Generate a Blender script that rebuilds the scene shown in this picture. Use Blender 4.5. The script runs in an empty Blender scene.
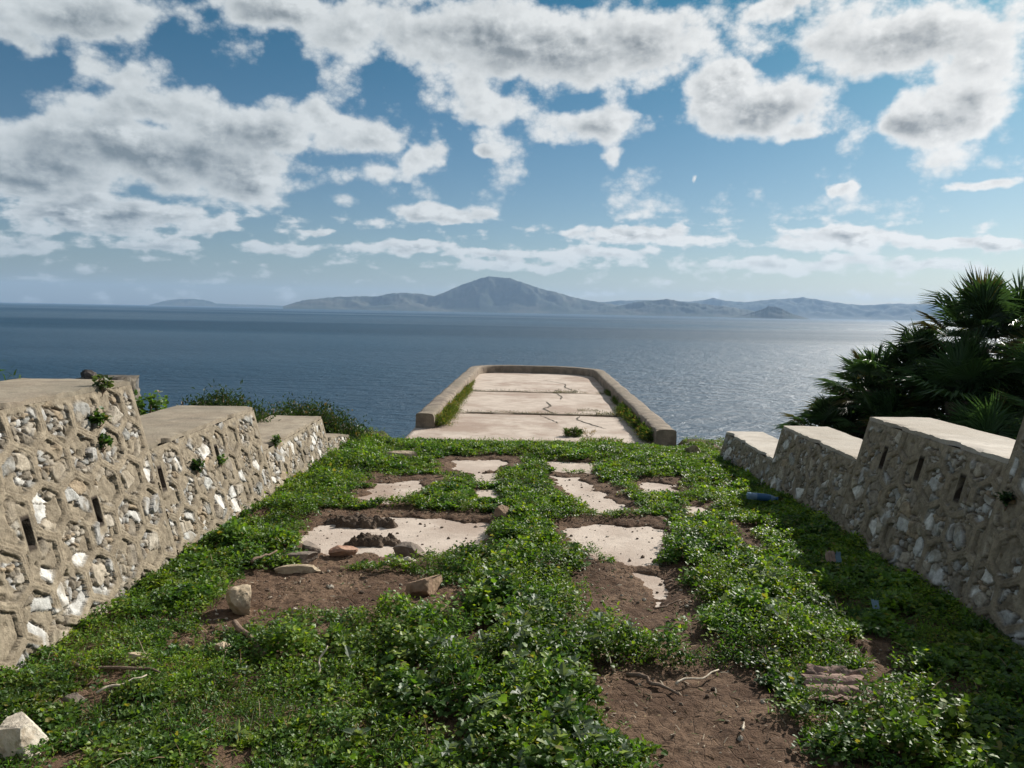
import bpy, bmesh, math, random
import numpy as np
from mathutils import Vector, noise as mnoise

random.seed(7)
RNG = np.random.default_rng(11)
sc = bpy.context.scene
COL = sc.collection
S = 0.0227            # fall of the terrace towards the sea
R = math.radians

# ------------------------------------------------------------------ noise
def _hash(ix, iy, seed):
    h = (ix.astype(np.int64) * 374761393 + iy.astype(np.int64) * 668265263 + seed * 1442695041) & 0xFFFFFFFF
    h = ((h ^ (h >> 13)) * 1274126177) & 0xFFFFFFFF
    h = ((h ^ (h >> 16)) * 2246822519) & 0xFFFFFFFF
    return ((h ^ (h >> 15)) & 0xFFFFFF) / float(0x1000000)

def pn(x, y, seed=0):
    x = np.asarray(x, float); y = np.asarray(y, float)
    x0 = np.floor(x); y0 = np.floor(y); fx = x - x0; fy = y - y0
    u = fx * fx * fx * (fx * (fx * 6 - 15) + 10); v = fy * fy * fy * (fy * (fy * 6 - 15) + 10)
    def g(dx, dy):
        a = _hash(x0 + dx, y0 + dy, seed) * 2 * np.pi
        return np.cos(a) * (fx - dx) + np.sin(a) * (fy - dy)
    n0 = g(0, 0) * (1 - u) + g(1, 0) * u
    n1 = g(0, 1) * (1 - u) + g(1, 1) * u
    return (n0 * (1 - v) + n1 * v) * 1.5

def fbm(x, y, oct=4, seed=0, gain=.5):
    s = 0; a = 1; t = 0
    for i in range(oct):
        s = s + a * pn(x * 2 ** i + 13.7 * i, y * 2 ** i - 7.1 * i, seed + i); t += a; a *= gain
    return s / t

def sst(a, b, x):
    t = np.clip((x - a) / (b - a), 0, 1)
    return t * t * (3 - 2 * t)

def voro(x, y, seed=0, jit=.85):
    x0 = np.floor(x); y0 = np.floor(y)
    f1 = np.full(x.shape, 9.); f2 = np.full(x.shape, 9.); idx = np.zeros(x.shape); idy = np.zeros(x.shape)
    for dx in (-1, 0, 1):
        for dy in (-1, 0, 1):
            cx = x0 + dx; cy = y0 + dy
            px = cx + .5 + jit * (_hash(cx, cy, seed) - .5); py = cy + .5 + jit * (_hash(cx, cy, seed + 99) - .5)
            d = np.hypot(px - x, py - y)
            m = d < f1
            f2 = np.where(m, f1, np.minimum(f2, d)); f1 = np.where(m, d, f1)
            idx = np.where(m, cx, idx); idy = np.where(m, cy, idy)
    return f1, f2, idx, idy

# ------------------------------------------------------------------ meshes
def mesh_np(name, V, loops, starts, mat=None, col=None, smooth=True):
    me = bpy.data.meshes.new(name)
    me.vertices.add(len(V)); me.vertices.foreach_set('co', np.ascontiguousarray(V, np.float32).ravel())
    me.loops.add(len(loops)); me.loops.foreach_set('vertex_index', np.ascontiguousarray(loops, np.int32))
    me.polygons.add(len(starts)); me.polygons.foreach_set('loop_start', np.ascontiguousarray(starts, np.int32))
    me.polygons.foreach_set('use_smooth', np.full(len(starts), smooth, bool))
    me.update(calc_edges=True)
    if col is not None:
        a = me.color_attributes.new('Col', 'FLOAT_COLOR', 'POINT')
        c = np.ones((len(V), 4), np.float32); c[:, :3] = col
        a.data.foreach_set('color', c.ravel())
    if mat: me.materials.append(mat)
    return me

def quads(name, V, Q, mat=None, col=None, smooth=True):
    Q = np.asarray(Q, np.int32)
    return mesh_np(name, V, Q.ravel(), np.arange(len(Q)) * 4, mat, col, smooth)

def gridq(ni, nj, off=0, flip=False):
    i, j = np.meshgrid(np.arange(ni - 1), np.arange(nj - 1), indexing='ij')
    a = (i * nj + j).ravel() + off
    q = np.stack([a, a + nj, a + nj + 1, a + 1], 1)
    return q[:, ::-1] if flip else q

def link(name, me, parent=None, loc=(0, 0, 0), rz=0):
    o = bpy.data.objects.new(name, me); COL.objects.link(o)
    o.location = loc; o.rotation_euler[2] = rz
    if parent: o.parent = parent
    return o

def tag(o, label=None, cat=None, group=None, kind=None):
    for k, v in (('label', label), ('category', cat), ('group', group), ('kind', kind)):
        if v: o[k] = v
    return o

def empty(name, loc):
    o = bpy.data.objects.new(name, None); COL.objects.link(o); o.location = loc; o.empty_display_size = .1
    return o

# ------------------------------------------------------------------ materials
class NT:
    def __init__(s, tree): s.t = tree; s.n = tree.nodes; s.l = tree.links
    def new(s, typ, **kw):
        n = s.n.new(typ)
        for k, v in kw.items(): setattr(n, k, v)
        return n
    def put(s, sock, v):
        if isinstance(v, bpy.types.NodeSocket): s.l.new(v, sock)
        elif v is not None: sock.default_value = v
    def math(s, op, a, b=None, c=None, clamp=False):
        n = s.new('ShaderNodeMath', operation=op); n.use_clamp = clamp
        s.put(n.inputs[0], a)
        if b is not None: s.put(n.inputs[1], b)
        if c is not None: s.put(n.inputs[2], c)
        return n.outputs[0]
    def vm(s, op, a, b=None):
        n = s.new('ShaderNodeVectorMath', operation=op); s.put(n.inputs[0], a)
        if b is not None: s.put(n.inputs[1], b)
        return n.outputs['Value'] if op == 'LENGTH' else n.outputs[0]
    def noise(s, vec, scale, detail=4, rough=.55, dist=0, dims='3D'):
        n = s.new('ShaderNodeTexNoise', noise_dimensions=dims); s.put(n.inputs['Vector'], vec)
        n.inputs['Scale'].default_value = scale; n.inputs['Detail'].default_value = detail
        n.inputs['Roughness'].default_value = rough; n.inputs['Distortion'].default_value = dist
        return n.outputs[0]
    def ramp(s, fac, a, b, lo=0., hi=1., smooth=True):
        n = s.new('ShaderNodeMapRange', interpolation_type='SMOOTHSTEP' if smooth else 'LINEAR')
        s.put(n.inputs['Value'], fac); s.put(n.inputs['From Min'], a); s.put(n.inputs['From Max'], b)
        n.inputs['To Min'].default_value = lo; n.inputs['To Max'].default_value = hi
        return n.outputs[0]
    def mix(s, fac, a, b, typ='MIX'):
        n = s.new('ShaderNodeMix', data_type='RGBA', blend_type=typ)
        s.put(n.inputs[0], fac); s.put(n.inputs[6], a); s.put(n.inputs[7], b)
        return n.outputs[2]

def c4(c): return (c[0], c[1], c[2], 1)

def mat_new(name):
    m = bpy.data.materials.new(name); m.use_nodes = True
    t = NT(m.node_tree); b = t.n['Principled BSDF']
    return m, t, b

def coords(t):
    return t.new('ShaderNodeNewGeometry').outputs['Position']

def mat_mottle(name, c1, c2, scale=6, rough=.9, bump=.3, bscale=60, c3=None, s3=1.2, spec=.3, dist=.01, attr=False, lo=.38, hi=.62, stain=None):
    m, t, b = mat_new(name)
    P = t.new('ShaderNodeTexCoord').outputs['Object']
    n = t.noise(P, scale, 6, .6)
    col = t.mix(t.ramp(n, lo, hi), c4(c1), c4(c2))
    if attr:
        a = t.new('ShaderNodeVertexColor', layer_name='Col').outputs[0]
        col = t.mix(1., a, t.mix(t.ramp(n, .3, .7), (.72, .70, .68, 1), (1.25, 1.25, 1.25, 1)), 'MULTIPLY')
    if c3:
        col = t.mix(t.ramp(t.noise(P, s3, 5, .6), .52, .66), col, c4(c3))
    if stain:
        big = t.noise(P, .55, 6, .62); col = t.mix(t.ramp(big, .47, .66, 0, .8), col, c4(stain))
        sp = t.noise(P, 75, 3, .6); col = t.mix(t.ramp(sp, .60, .70, 0, .55), col, c4([q * .55 for q in c1])); col = t.mix(t.ramp(sp, .40, .31, 0, .5), col, c4([min(q * 1.25, .7) for q in c2]))
        bl = t.noise(P, 4.5, 7, .72); col = t.mix(t.ramp(bl, .58, .70, 0, .5), col, c4([q * .62 for q in c1]))
    t.l.new(col, b.inputs['Base Color'])
    b.inputs['Roughness'].default_value = rough; b.inputs['Specular IOR Level'].default_value = spec
    bn = t.new('ShaderNodeBump'); bn.inputs['Strength'].default_value = bump; bn.inputs['Distance'].default_value = dist
    h = t.math('ADD', t.noise(P, bscale, 6, .65), t.math('MULTIPLY', t.noise(P, bscale * .25, 4, .6), 1.5))
    t.l.new(h, bn.inputs['Height']); t.l.new(bn.outputs[0], b.inputs['Normal'])
    return m

def mat_leaf(name, transl=.40, rough=.48, spec=.36, tint=(1.7, 1.7, .55)):
    m, t, b = mat_new(name)
    a = t.new('ShaderNodeVertexColor', layer_name='Col').outputs[0]
    t.l.new(a, b.inputs['Base Color']); b.inputs['Roughness'].default_value = rough
    b.inputs['Specular IOR Level'].default_value = spec
    tr = t.new('ShaderNodeBsdfTranslucent'); t.l.new(t.mix(1., a, (*tint, 1), 'MULTIPLY'), tr.inputs[0])
    mx = t.new('ShaderNodeMixShader'); mx.inputs[0].default_value = transl
    t.l.new(b.outputs[0], mx.inputs[1]); t.l.new(tr.outputs[0], mx.inputs[2])
    t.l.new(mx.outputs[0], t.n['Material Output'].inputs[0])
    return m

M = {}
M['masonry'] = mat_mottle('masonry', (.4, .4, .4), (.5, .5, .5), 22, .93, .5, 90, attr=True, dist=.012)
M['coping'] = mat_mottle('coping_plaster', (.255, .205, .15), (.33, .275, .205), 5, .92, .35, 70, c3=(.20, .165, .125), s3=3.0, stain=(.20, .175, .13))
M['coping_pale'] = mat_mottle('coping_pale_plaster', (.42, .37, .315), (.50, .45, .385), 5, .9, .3, 70, c3=(.38, .33, .27), s3=2.4, stain=(.34, .29, .23))
M['render'] = mat_mottle('wall_render', (.30, .25, .19), (.40, .34, .26), 5, .93, .5, 50)
M['slab'] = mat_mottle('concrete', (.43, .35, .29), (.52, .435, .365), 3.5, .88, .35, 90, c3=(.37, .29, .235), s3=1.1, stain=(.30, .215, .165))
M['parapet'] = mat_mottle('parapet_concrete', (.18, .145, .11), (.28, .228, .175), 6, .92, .6, 50, c3=(.15, .115, .09), s3=2.5, stain=(.17, .14, .10))
M['crack'] = mat_mottle('crack_soil', (.06, .05, .035), (.09, .075, .05), 30, .95, .5, 60)
M['leaf'] = mat_leaf('leaf')
M['palm_leaf'] = mat_leaf('palm_leaf', .25, .45, .35, (1.2, 1.3, .7))
M['dry'] = mat_leaf('dry_leaf', .2, .8, .2, (1.1, 1., .8))

# soil / ground
def ground_mat():
    m, t, b = mat_new('soil')
    P = coords(t)
    n = t.noise(P, 3.0, 8, .65); n2 = t.noise(P, 26, 6, .7); n3 = t.noise(P, .7, 3)
    col = t.mix(t.ramp(n, .36, .64), (.095, .055, .034, 1), (.190, .122, .079, 1))
    col = t.mix(t.ramp(n2, .46, .66), col, (.062, .036, .022, 1))
    col = t.mix(t.ramp(n2, .30, .40, 1, 0), col, (.215, .16, .12, 1))
    a = t.new('ShaderNodeVertexColor', layer_name='Col').outputs[0]      # scrub beyond the terrace
    sep = t.new('ShaderNodeSeparateColor'); t.l.new(a, sep.inputs[0])
    scrub = t.mix(t.ramp(t.noise(P, 1.5, 8, .7), .35, .65), (.02, .035, .012, 1), (.07, .085, .03, 1))
    col = t.mix(sep.outputs[0], col, scrub)
    t.l.new(col, b.inputs['Base Color']); b.inputs['Roughness'].default_value = .97
    b.inputs['Specular IOR Level'].default_value = .2
    vr = t.new('ShaderNodeTexVoronoi', feature='DISTANCE_TO_EDGE'); vr.inputs['Scale'].default_value = 11
    t.l.new(t.vm('ADD', P, t.vm('SCALE', t.new('ShaderNodeTexNoise').outputs[1])), vr.inputs['Vector'])
    h = t.math('ADD', t.math('MULTIPLY', n2, 1.2), t.math('MULTIPLY', t.ramp(vr.outputs[0], 0, .05), .22))
    h = t.math('ADD', h, t.math('MULTIPLY', t.noise(P, 130, 4, .6), .4))
    bn = t.new('ShaderNodeBump'); bn.inputs['Strength'].default_value = .8; bn.inputs['Distance'].default_value = .03
    t.l.new(h, bn.inputs['Height']); t.l.new(bn.outputs[0], b.inputs['Normal'])
    return m
M['soil'] = ground_mat()

# ------------------------------------------------------------------ bare patches on the terrace (metres)
SLAB = {
 'A': [(-1.65, 5.71), (-1.53, 6.05), (-1.09, 6.32), (-0.63, 6.3), (-0.23, 6.16), (-0.22, 5.49), (-0.46, 5.34), (-0.66, 5.2), (-0.8, 5.02), (-0.94, 5.25), (-1.28, 5.18), (-1.48, 5.21)],
 'B': [(-1.44, 6.96), (-1.43, 7.67), (-1.0, 7.87), (-0.89, 7.43), (-1.12, 6.74), (-1.38, 6.75)],
 'C': [(-0.77, 9.11), (-0.2, 9.25), (-0.08, 8.92), (-0.39, 8.24), (-0.67, 8.33)],
 'C2': [(-0.51, 8.37), (-0.18, 8.34), (-0.16, 7.71), (-0.45, 7.68)],
 'C3': [(-0.41, 7.48), (-0.17, 7.5), (-0.15, 6.79), (-0.36, 6.81)],
 'D': [(0.37, 8.29), (0.69, 8.21), (1.0, 6.74), (0.74, 6.6), (0.55, 6.98)],
 'E': [(0.35, 9.24), (0.97, 9.18), (0.84, 8.45), (0.38, 8.52)],
 'F': [(1.29, 8.06), (1.67, 7.99), (1.59, 7.35), (1.25, 7.36)],
 'G': [(1.55, 6.97), (1.74, 6.91), (1.63, 6.38), (1.49, 6.44)],
 'H': [(0.36, 6.02), (0.7, 6.24), (1.22, 6.13), (1.11, 5.46), (0.95, 5.08), (0.75, 5.12), (0.53, 5.34)],
 'I': [(0.76, 4.95), (0.93, 4.93), (0.93, 4.75), (0.87, 4.33), (0.82, 4.33), (0.84, 4.73)],
}
SOIL = {
 'S1': [(-1.64, 3.89), (-1.72, 4.75), (-1.4, 4.88), (-0.73, 4.8), (-0.52, 4.59), (-0.26, 4.43), (-0.29, 4.01), (-0.44, 3.96), (-0.72, 3.99), (-0.99, 4.03), (-1.26, 3.84), (-1.52, 3.77)],
 'S2': [(0.41, 5.0), (0.73, 5.2), (1.19, 5.1), (1.13, 4.48), (0.95, 3.80), (0.78, 3.74), (0.59, 3.95), (0.39, 4.03)],
 'S3': [(0.35, 3.29), (0.51, 3.42), (0.89, 3.50), (1.08, 3.45), (1.09, 3.23), (1.08, 2.85), (1.26, 2.4), (1.3, 1.6), (0.5, 1.6), (0.55, 2.53), (0.44, 2.75), (0.36, 3.1)],
 'S4': [(1.78, 6.2), (1.97, 6.16), (1.81, 5.47), (1.6, 5.4)],
 'S5': [(1.77, 3.8), (1.95, 3.83), (1.68, 3.29), (1.57, 3.3)],
 'SA': [(-1.63, 5.33), (-1.65, 6.34), (-1.19, 6.64), (-0.65, 6.47), (-0.13, 6.37), (-0.14, 5.31), (-0.44, 5.12), (-0.74, 4.87), (-1.27, 4.88), (-1.51, 5.04)],
 'SB': [(-1.55, 6.86), (-1.52, 7.86), (-0.82, 8.16), (-0.72, 7.69), (-1.02, 6.67), (-1.46, 6.62)],
 'SC': [(-1.0, 9.29), (0.11, 9.5), (0.1, 8.48), (-0.39, 8.13), (-0.83, 8.19)],
 'SD': [(0.26, 8.39), (0.82, 8.45), (1.17, 6.87), (1.08, 6.55), (0.72, 6.45), (0.41, 7.01)],
 'SF': [(1.25, 8.16), (1.77, 8.22), (1.67, 7.27), (1.19, 7.26)],
 'SH': [(0.24, 6.17), (0.72, 6.41), (1.34, 6.47), (1.17, 5.42), (0.98, 5.04), (0.59, 5.2), (0.33, 5.48)],
 'SG': [(1.55, 7.13), (1.85, 7.04), (1.68, 6.29), (1.43, 6.33)],
 'ST': [(1.33, 3.08), (1.55, 3.02), (1.56, 3.30), (1.30, 3.30)],
 'SI': [(-1.46, 5.09), (-1.24, 5.47), (-1.01, 4.59), (-1.29, 4.3)],
}
def sdf(x, y, poly):
    d = np.full(x.shape, 1e9); inside = np.zeros(x.shape, bool)
    n = len(poly)
    for i in range(n):
        ax, ay = poly[i]; bx, by = poly[(i + 1) % n]
        ex, ey = bx - ax, by - ay
        t = np.clip(((x - ax) * ex + (y - ay) * ey) / (ex * ex + ey * ey + 1e-12), 0, 1)
        d = np.minimum(d, np.hypot(x - ax - t * ex, y - ay - t * ey))
        c = ((ay > y) != (by > y)) & (x < (bx - ax) * (y - ay) / (by - ay + 1e-12) + ax)
        inside ^= c
    return np.where(inside, -d, d)
def field(polys, x, y):
    d = np.full(x.shape, 1e9)
    near = (x > -3) & (x < 3) & (y > 1) & (y < 11)
    if near.any():
        dd = np.full(near.sum(), 1e9)
        for p in polys.values(): dd = np.minimum(dd, sdf(x[near], y[near], p))
        d[near] = dd
    return d

def outer_z(x, y):
    """the hill as a whole: terrace, falling away past the walls and towards the sea"""
    z = -S * np.clip(y, -40, 11.2)
    ax = np.where(x < 0, -x - 2.75, x - 2.95)
    z = z - .10 * np.clip(ax, 0, 3) - .42 * np.clip(ax - 3, 0, 400) - .35 * sst(0.3, 1.2, ax) 
    drop = np.clip(y - 11.3, 0, 400)
    z = z - .72 * drop - .25 * np.clip(drop, 0, 2)
    z = z + .5 * fbm(x * .18, y * .18, 4, 5) * sst(3.6, 9, np.maximum(np.abs(x), np.abs(y - 6)))
    return np.maximum(z, -44)

def soil_top(x, y):
    z = outer_z(x, y)
    inn = (np.abs(x) < 3.4) & (y > -1) & (y < 11.6)
    if inn.any():
        X = x[inn]; Y = y[inn]
        fs = field(SLAB, X, Y)
        w = fs + .02 + .13 * fbm(X * 6, Y * 6, 5, 21) + .03 * pn(X * 30, Y * 30, 3)
        h = .03 + .028 * fbm(X * 2.2, Y * 2.2, 3, 8) + .022 * fbm(X * 12, Y * 12, 5, 9, .62)
        h = h * sst(-.05, .16, w) - .05 * sst(.03, -.05, w)
        under = sst(10.50, 10.75, Y + .12 * fbm(X * 2.5, Y * 0, 4, 88)) * sst(-2.0, -1.75, X) * sst(2.5, 2.25, X)
        z[inn] = z[inn] + h - .22 * under
    return z

# ground sheet: fine on the terrace, coarse beyond
def spaced(segs):
    out = []
    for a, b, st in segs: out.append(np.linspace(a, b, max(2, int(round((b - a) / st))), endpoint=False))
    return np.concatenate(out + [np.array([segs[-1][1]])])
gx = spaced([(-90, -30, 6), (-30, -8, 1.5), (-8, -2.75, .3), (-2.75, -1.9, .04), (-1.9, 2.0, .018), (2.0, 3.0, .05), (3.0, 8, .3), (8, 30, 1.5), (30, 90, 6)])
gy = spaced([(-60, -10, 5), (-10, 1, 1), (1, 2.4, .05), (2.4, 6.6, .018), (6.6, 10.4, .03), (10.4, 12, .1), (12, 20, .5), (20, 80, 3)])
GX, GY = np.meshgrid(gx, gy, indexing='ij')
GZ = soil_top(GX.ravel(), GY.ravel())
out_m = np.maximum(sst(2.7, 3.6, np.abs(GX.ravel())), sst(10.6, 11.6, GY.ravel()))
gcol = np.stack([out_m] * 3, 1)
me = quads('ground', np.stack([GX.ravel(), GY.ravel(), GZ], 1), gridq(len(gx), len(gy)), M['soil'], gcol)
tag(link('ground', me), kind='structure')

# concrete path under the soil
px = np.linspace(-2.1, 2.1, 60); py = np.linspace(3.6, 10.7, 90)
PX, PY = np.meshgrid(px, py, indexing='ij'); PX = PX.ravel(); PY = PY.ravel()
PZ = -S * PY + .004 * fbm(PX * 1.5, PY * 1.5, 3, 2)
tag(link('path', quads('path', np.stack([PX, PY, PZ], 1), gridq(60, 90), M['slab'])), kind='structure')

# ------------------------------------------------------------------ walls
WHITE = np.array([(.58, .56, .52), (.50, .49, .465), (.62, .595, .55), (.43, .425, .40)])
STONE = np.array([(.36, .35, .33), (.31, .27, .21), (.38, .33, .26), (.21, .18, .14), (.29, .285, .265), (.41, .365, .30), (.26, .225, .18), (.33, .26, .18)])
MORT = np.array((.236, .197, .143))
def masonry(s, t, H, L, seed, slots, ridge_bias=.25, white=.28):
    ws = s + .014 * pn(s * 4, t * 4, seed + 1) + .004 * pn(s * 14, t * 14, seed + 2)
    wt = t + .014 * pn(s * 4 + 9, t * 4, seed + 3) + .004 * pn(s * 14, t * 14, seed + 4)
    # raised honeycomb pointing
    u = ws / .275; v = wt / .215 * .8660254
    rx, ry = 1., 1.7320508
    a0 = np.mod(u, rx) - rx / 2; a1 = np.mod(v, ry) - ry / 2
    b0 = np.mod(u - rx / 2, rx) - rx / 2; b1 = np.mod(v - ry / 2, ry) - ry / 2
    na = (a0 ** 2 + a1 ** 2) < (b0 ** 2 + b1 ** 2)
    g0 = np.abs(np.where(na, a0, b0)); g1 = np.abs(np.where(na, a1, b1))
    ed = (.5 - np.maximum(g0, g0 * .5 + g1 * .8660254)) * .26
    pres = sst(-.10, .02, fbm(s * 2.1, t * 2.1, 4, seed + 7) + ridge_bias - .0 + .35 * (t - .45))
    ridge = sst(.0255, .0205, ed + .004 * pn(s * 25, t * 25, seed)) * pres
    moat = sst(.046, .030, ed) * (1 - ridge) * pres
    groove = sst(.006, .002, np.abs(ed - .010)) * ridge
    # rubble: large stones, small ones between
    wsx = s + .03 * pn(s * 9, t * 9, seed + 11); wtx = t + .03 * pn(s * 9 + 4, t * 9, seed + 12)
    f1, f2, ix, iy = voro(wsx / .125, wtx / .095, seed + 20)
    k = _hash(ix, iy, seed + 31); k2 = _hash(ix, iy, seed + 32); k3 = _hash(ix, iy, seed + 33)
    m = sst(.025, .085, f2 - f1)
    q1, q2, jx, jy = voro(wsx / .05, wtx / .038, seed + 40)
    kk = _hash(jx, jy, seed + 41); mm = sst(.05, .2, q2 - q1)
    rough = fbm(s * 20, t * 20, 4, seed + 50, .5)
    low = np.clip(1 - t / .5, 0, 1)
    mort_p = .33 - .18 * low
    is_m = k < mort_p; is_small = (k >= mort_p) & (k < mort_p + .34)
    big = ~is_m & ~is_small
    pal = np.concatenate([WHITE, STONE])
    nw = len(WHITE); 
    pick = np.where(k2 < white * .95 + .16 * low, (k3 * nw).astype(int), nw + (k3 * len(STONE) * .999).astype(int))
    cb = pal[np.clip(pick, 0, len(pal) - 1)]
    picks = np.where(kk < .22, (kk / .22 * nw * .999).astype(int), nw + ((kk - .22) / .78 * len(STONE) * .999).astype(int))
    cs = pal[np.clip(picks, 0, len(pal) - 1)] * .88
    mortc = MORT[None] * (1 + .30 * fbm(s * 6, t * 6, 4, seed + 60)[:, None])
    tilt = (wsx / .125 - ix - .5) * (k3 - .5) * .05 + (wtx / .095 - iy - .5) * (k2 - .5) * .05
    d_big = m * (.006 + .012 * k2 + .9 * tilt) + rough * .009 - .020 * (1 - m)
    d_sm = mm * .014 * kk + rough * .006 - .016 * (1 - mm)
    d_m = .002 + rough * .005 - .02 * sst(.25, .5, fbm(s * 11, t * 11, 3, seed + 61))
    d = np.where(big, d_big, np.where(is_small, d_sm, d_m))
    gapc = np.array((.10, .078, .055))
    col = np.where(big[:, None], gapc * (1 - m)[:, None] + cb * m[:, None], np.where(is_small[:, None], gapc * (1 - mm)[:, None] + cs * mm[:, None], mortc))
    # mortar smeared over the stones in places
    sm = sst(.10, .28, fbm(s * 5, t * 5, 4, seed + 70) + .05 * (t > .5))[:, None] * .7
    col = col * (1 - sm) + mortc * sm
    d = d * (1 - .55 * sm[:, 0]) + .006 * sm[:, 0]
    rc = mortc * 1.08
    line = sst(.036, .029, ed) * (1 - ridge) * pres; d = d - .006 * line; col = col * (1 - .38 * line[:, None])  # shallow groove, its colour darkened as a painted shadow line along the ridges
    col = col * (1 - ridge[:, None]) + rc * ridge[:, None]
    d = d * (1 - ridge) + ridge * (.019 + rough * .002 - .007 * groove)
    # plain band at the free end and under the coping
    e = np.maximum(sst(.05, .03, L - s), sst(.05, .02, H - t) * sst(-.1, .2, fbm(s * 3, t * 3, 3, seed + 80) + .15))
    col = col * (1 - e[:, None]) + mortc * 1.05 * e[:, None]; d = d * (1 - e) + .008 * e
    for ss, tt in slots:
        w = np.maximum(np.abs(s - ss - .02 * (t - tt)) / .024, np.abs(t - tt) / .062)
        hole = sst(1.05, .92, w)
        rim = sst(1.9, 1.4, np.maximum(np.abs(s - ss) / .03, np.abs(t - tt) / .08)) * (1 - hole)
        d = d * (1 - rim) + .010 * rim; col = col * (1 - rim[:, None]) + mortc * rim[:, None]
        d = d * (1 - hole) - .20 * hole; hole_shade = sst(1.45, 1.15, np.maximum(np.abs(s - ss - .02 * (t - tt)) / .024, np.abs(t - tt) / .066))[:, None]; col = col * (1 - hole_shade) + np.array((.035, .025, .018)) * hole_shade  # earth colour darkened and spread past the hole edge to paint its shade
    return d, col

BAT = .25
def wall_section(root, side, xb, y0, y1, ztop, thick, seed, slots=(), bias=.25, white=.28, step=.0072, coping='coping', rag=0.):
    L = y1 - y0; zb = -S * y1 - .14
    H0 = ztop - .03 - zb
    ny = int(L / step) + 1; nt = int(H0 / step) + 1
    s, zz = np.meshgrid(np.linspace(0, L, ny), np.linspace(0, 1, nt), indexing='ij'); s = s.ravel(); zz = zz.ravel()
    y = y0 + s
    zt = ztop - .03 - rag * np.clip(s / L, 0, 1) ** 2 * (1 + .5 * fbm(s * 4, s * 0, 3, seed))
    z = zb + (zt - zb) * zz
    h = z + S * y
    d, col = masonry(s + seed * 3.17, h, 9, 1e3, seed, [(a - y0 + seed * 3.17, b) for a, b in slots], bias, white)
    e = np.maximum(sst(.055, .035, L - s), sst(.055, .02, (zt - z)) * sst(-.1, .2, fbm(s * 3, z * 3, 3, seed + 80) + .1)) * (1 if rag == 0 else 0)
    mc = MORT * (1 + .25 * fbm(s * 6, z * 6, 4, seed + 60)[:, None]) * 1.06
    col = col * (1 - e[:, None]) + mc * e[:, None]; d = d * (1 - e) + .008 * e
    nx = -side / math.hypot(1, BAT); nz = BAT / math.hypot(1, BAT)
    x = side * (xb + BAT * h) + nx * d
    V = np.stack([x, y, z + nz * d * 0], 1)
    # ends + back
    xo = side * (xb + BAT * (ztop + S * (y0 + y1) / 2) + thick)
    fr = np.arange(ny * nt).reshape(ny, nt)
    Vs = [V]; Q = [gridq(ny, nt, 0, side < 0)]; C = [col]; off = len(V)
    for e_i in (0, ny - 1):
        bv = V[fr[e_i]].copy(); bv[:, 0] = xo; n = nt
        Vs.append(bv); C.append(np.tile(MORT, (n, 1)))
        a = fr[e_i][:-1]; b = fr[e_i][1:]
        Q.append(np.stack([a, b, off + np.arange(1, n), off + np.arange(n - 1)], 1)); off += n
    o0 = off - 2 * nt; o1 = off - nt
    Q.append(np.stack([o0 + np.arange(nt - 1), o0 + np.arange(1, nt), o1 + np.arange(1, nt), o1 + np.arange(nt - 1)], 1))
    me = quads('masonry', np.concatenate(Vs), np.concatenate(Q), M['masonry'], np.concatenate(C))
    link('masonry', me, root)
    # coping: a closed plaster bed with a worn inner edge
    cy = np.linspace(y0 + .002, y1 - .004, int(L / .025)); nc = 30
    yy, f = np.meshgrid(cy, np.linspace(0, 1, nc), indexing='ij')
    rg = rag * ((yy - y0) / L) ** 2 * (1 + .5 * fbm((yy - y0) * 4, yy * 0, 3, seed))
    hin = ztop - rg + S * yy
    xin = xb + BAT * hin - .008 + .022 * fbm(yy * 6, yy * 0 + seed, 5, seed, .6) + .03 * sst(.2, .45, pn(yy * 4, yy * 0, seed + 5))
    xout = abs(xo) + .006
    xx = xin + (xout - xin) * f
    zt2 = ztop - rg + .006 * fbm(xx * 4, yy * 4, 4, seed + 9) - .018 * (1 - sst(0, .09, f)) * sst(-.1, .5, fbm(yy * 6, yy * 0 + 3, 4, seed + 4))
    top = np.stack([side * xx.ravel(), yy.ravel(), zt2.ravel()], 1)
    bot = top.copy(); bot[:, 2] = (ztop - rg - .032).ravel()
    n0 = len(top); ncy = len(cy)
    q = [gridq(ncy, nc, 0, side < 0), gridq(ncy, nc, n0, side > 0)]
    idx = np.arange(n0).reshape(ncy, nc)
    for line in (idx[0], idx[-1], idx[:, 0], idx[:, -1]):
        q.append(np.stack([line[:-1], line[1:], line[1:] + n0, line[:-1] + n0], 1))
    me = quads('coping', np.concatenate([top, bot]), np.concatenate(q), M[coping], None, True)
    me.set_sharp_from_angle(angle=R(40))
    link('coping', me, root)

wl = tag(empty('stone_wall', (-2.4, 5.5, -.12)), 'sunlit stepped rubble wall with raised honeycomb mortar on the left of the terrace', 'wall', 'stepped walls flanking the terrace')
wr = tag(empty('stone_wall', (2.8, 5.5, -.12)), 'shaded stepped rubble wall with pale tops below the palms', 'wall', 'stepped walls flanking the terrace')
def sec(root, *a, **k):
    before = set(COL.objects)
    wall_section(root, *a, **k)
    for o in COL.objects:
        if o not in before: o.matrix_parent_inverse.translation = -root.location
bpy.context.view_layer.update()
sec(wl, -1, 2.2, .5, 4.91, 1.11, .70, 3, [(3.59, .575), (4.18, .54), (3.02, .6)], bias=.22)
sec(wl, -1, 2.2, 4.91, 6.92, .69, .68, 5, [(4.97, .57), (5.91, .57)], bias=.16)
sec(wl, -1, 2.2, 6.92, 9.02, .315, .58, 8, [], bias=-.05, white=.42)
sec(wl, -1, 2.2, 9.02, 10.1, .04, .40, 12, [], bias=-.3, white=.5, rag=.12)
sec(wr, 1, 2.55, .5, 4.30, 1.16, .46, 23, [(3.2, .75)], bias=.16, coping='coping_pale')
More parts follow.
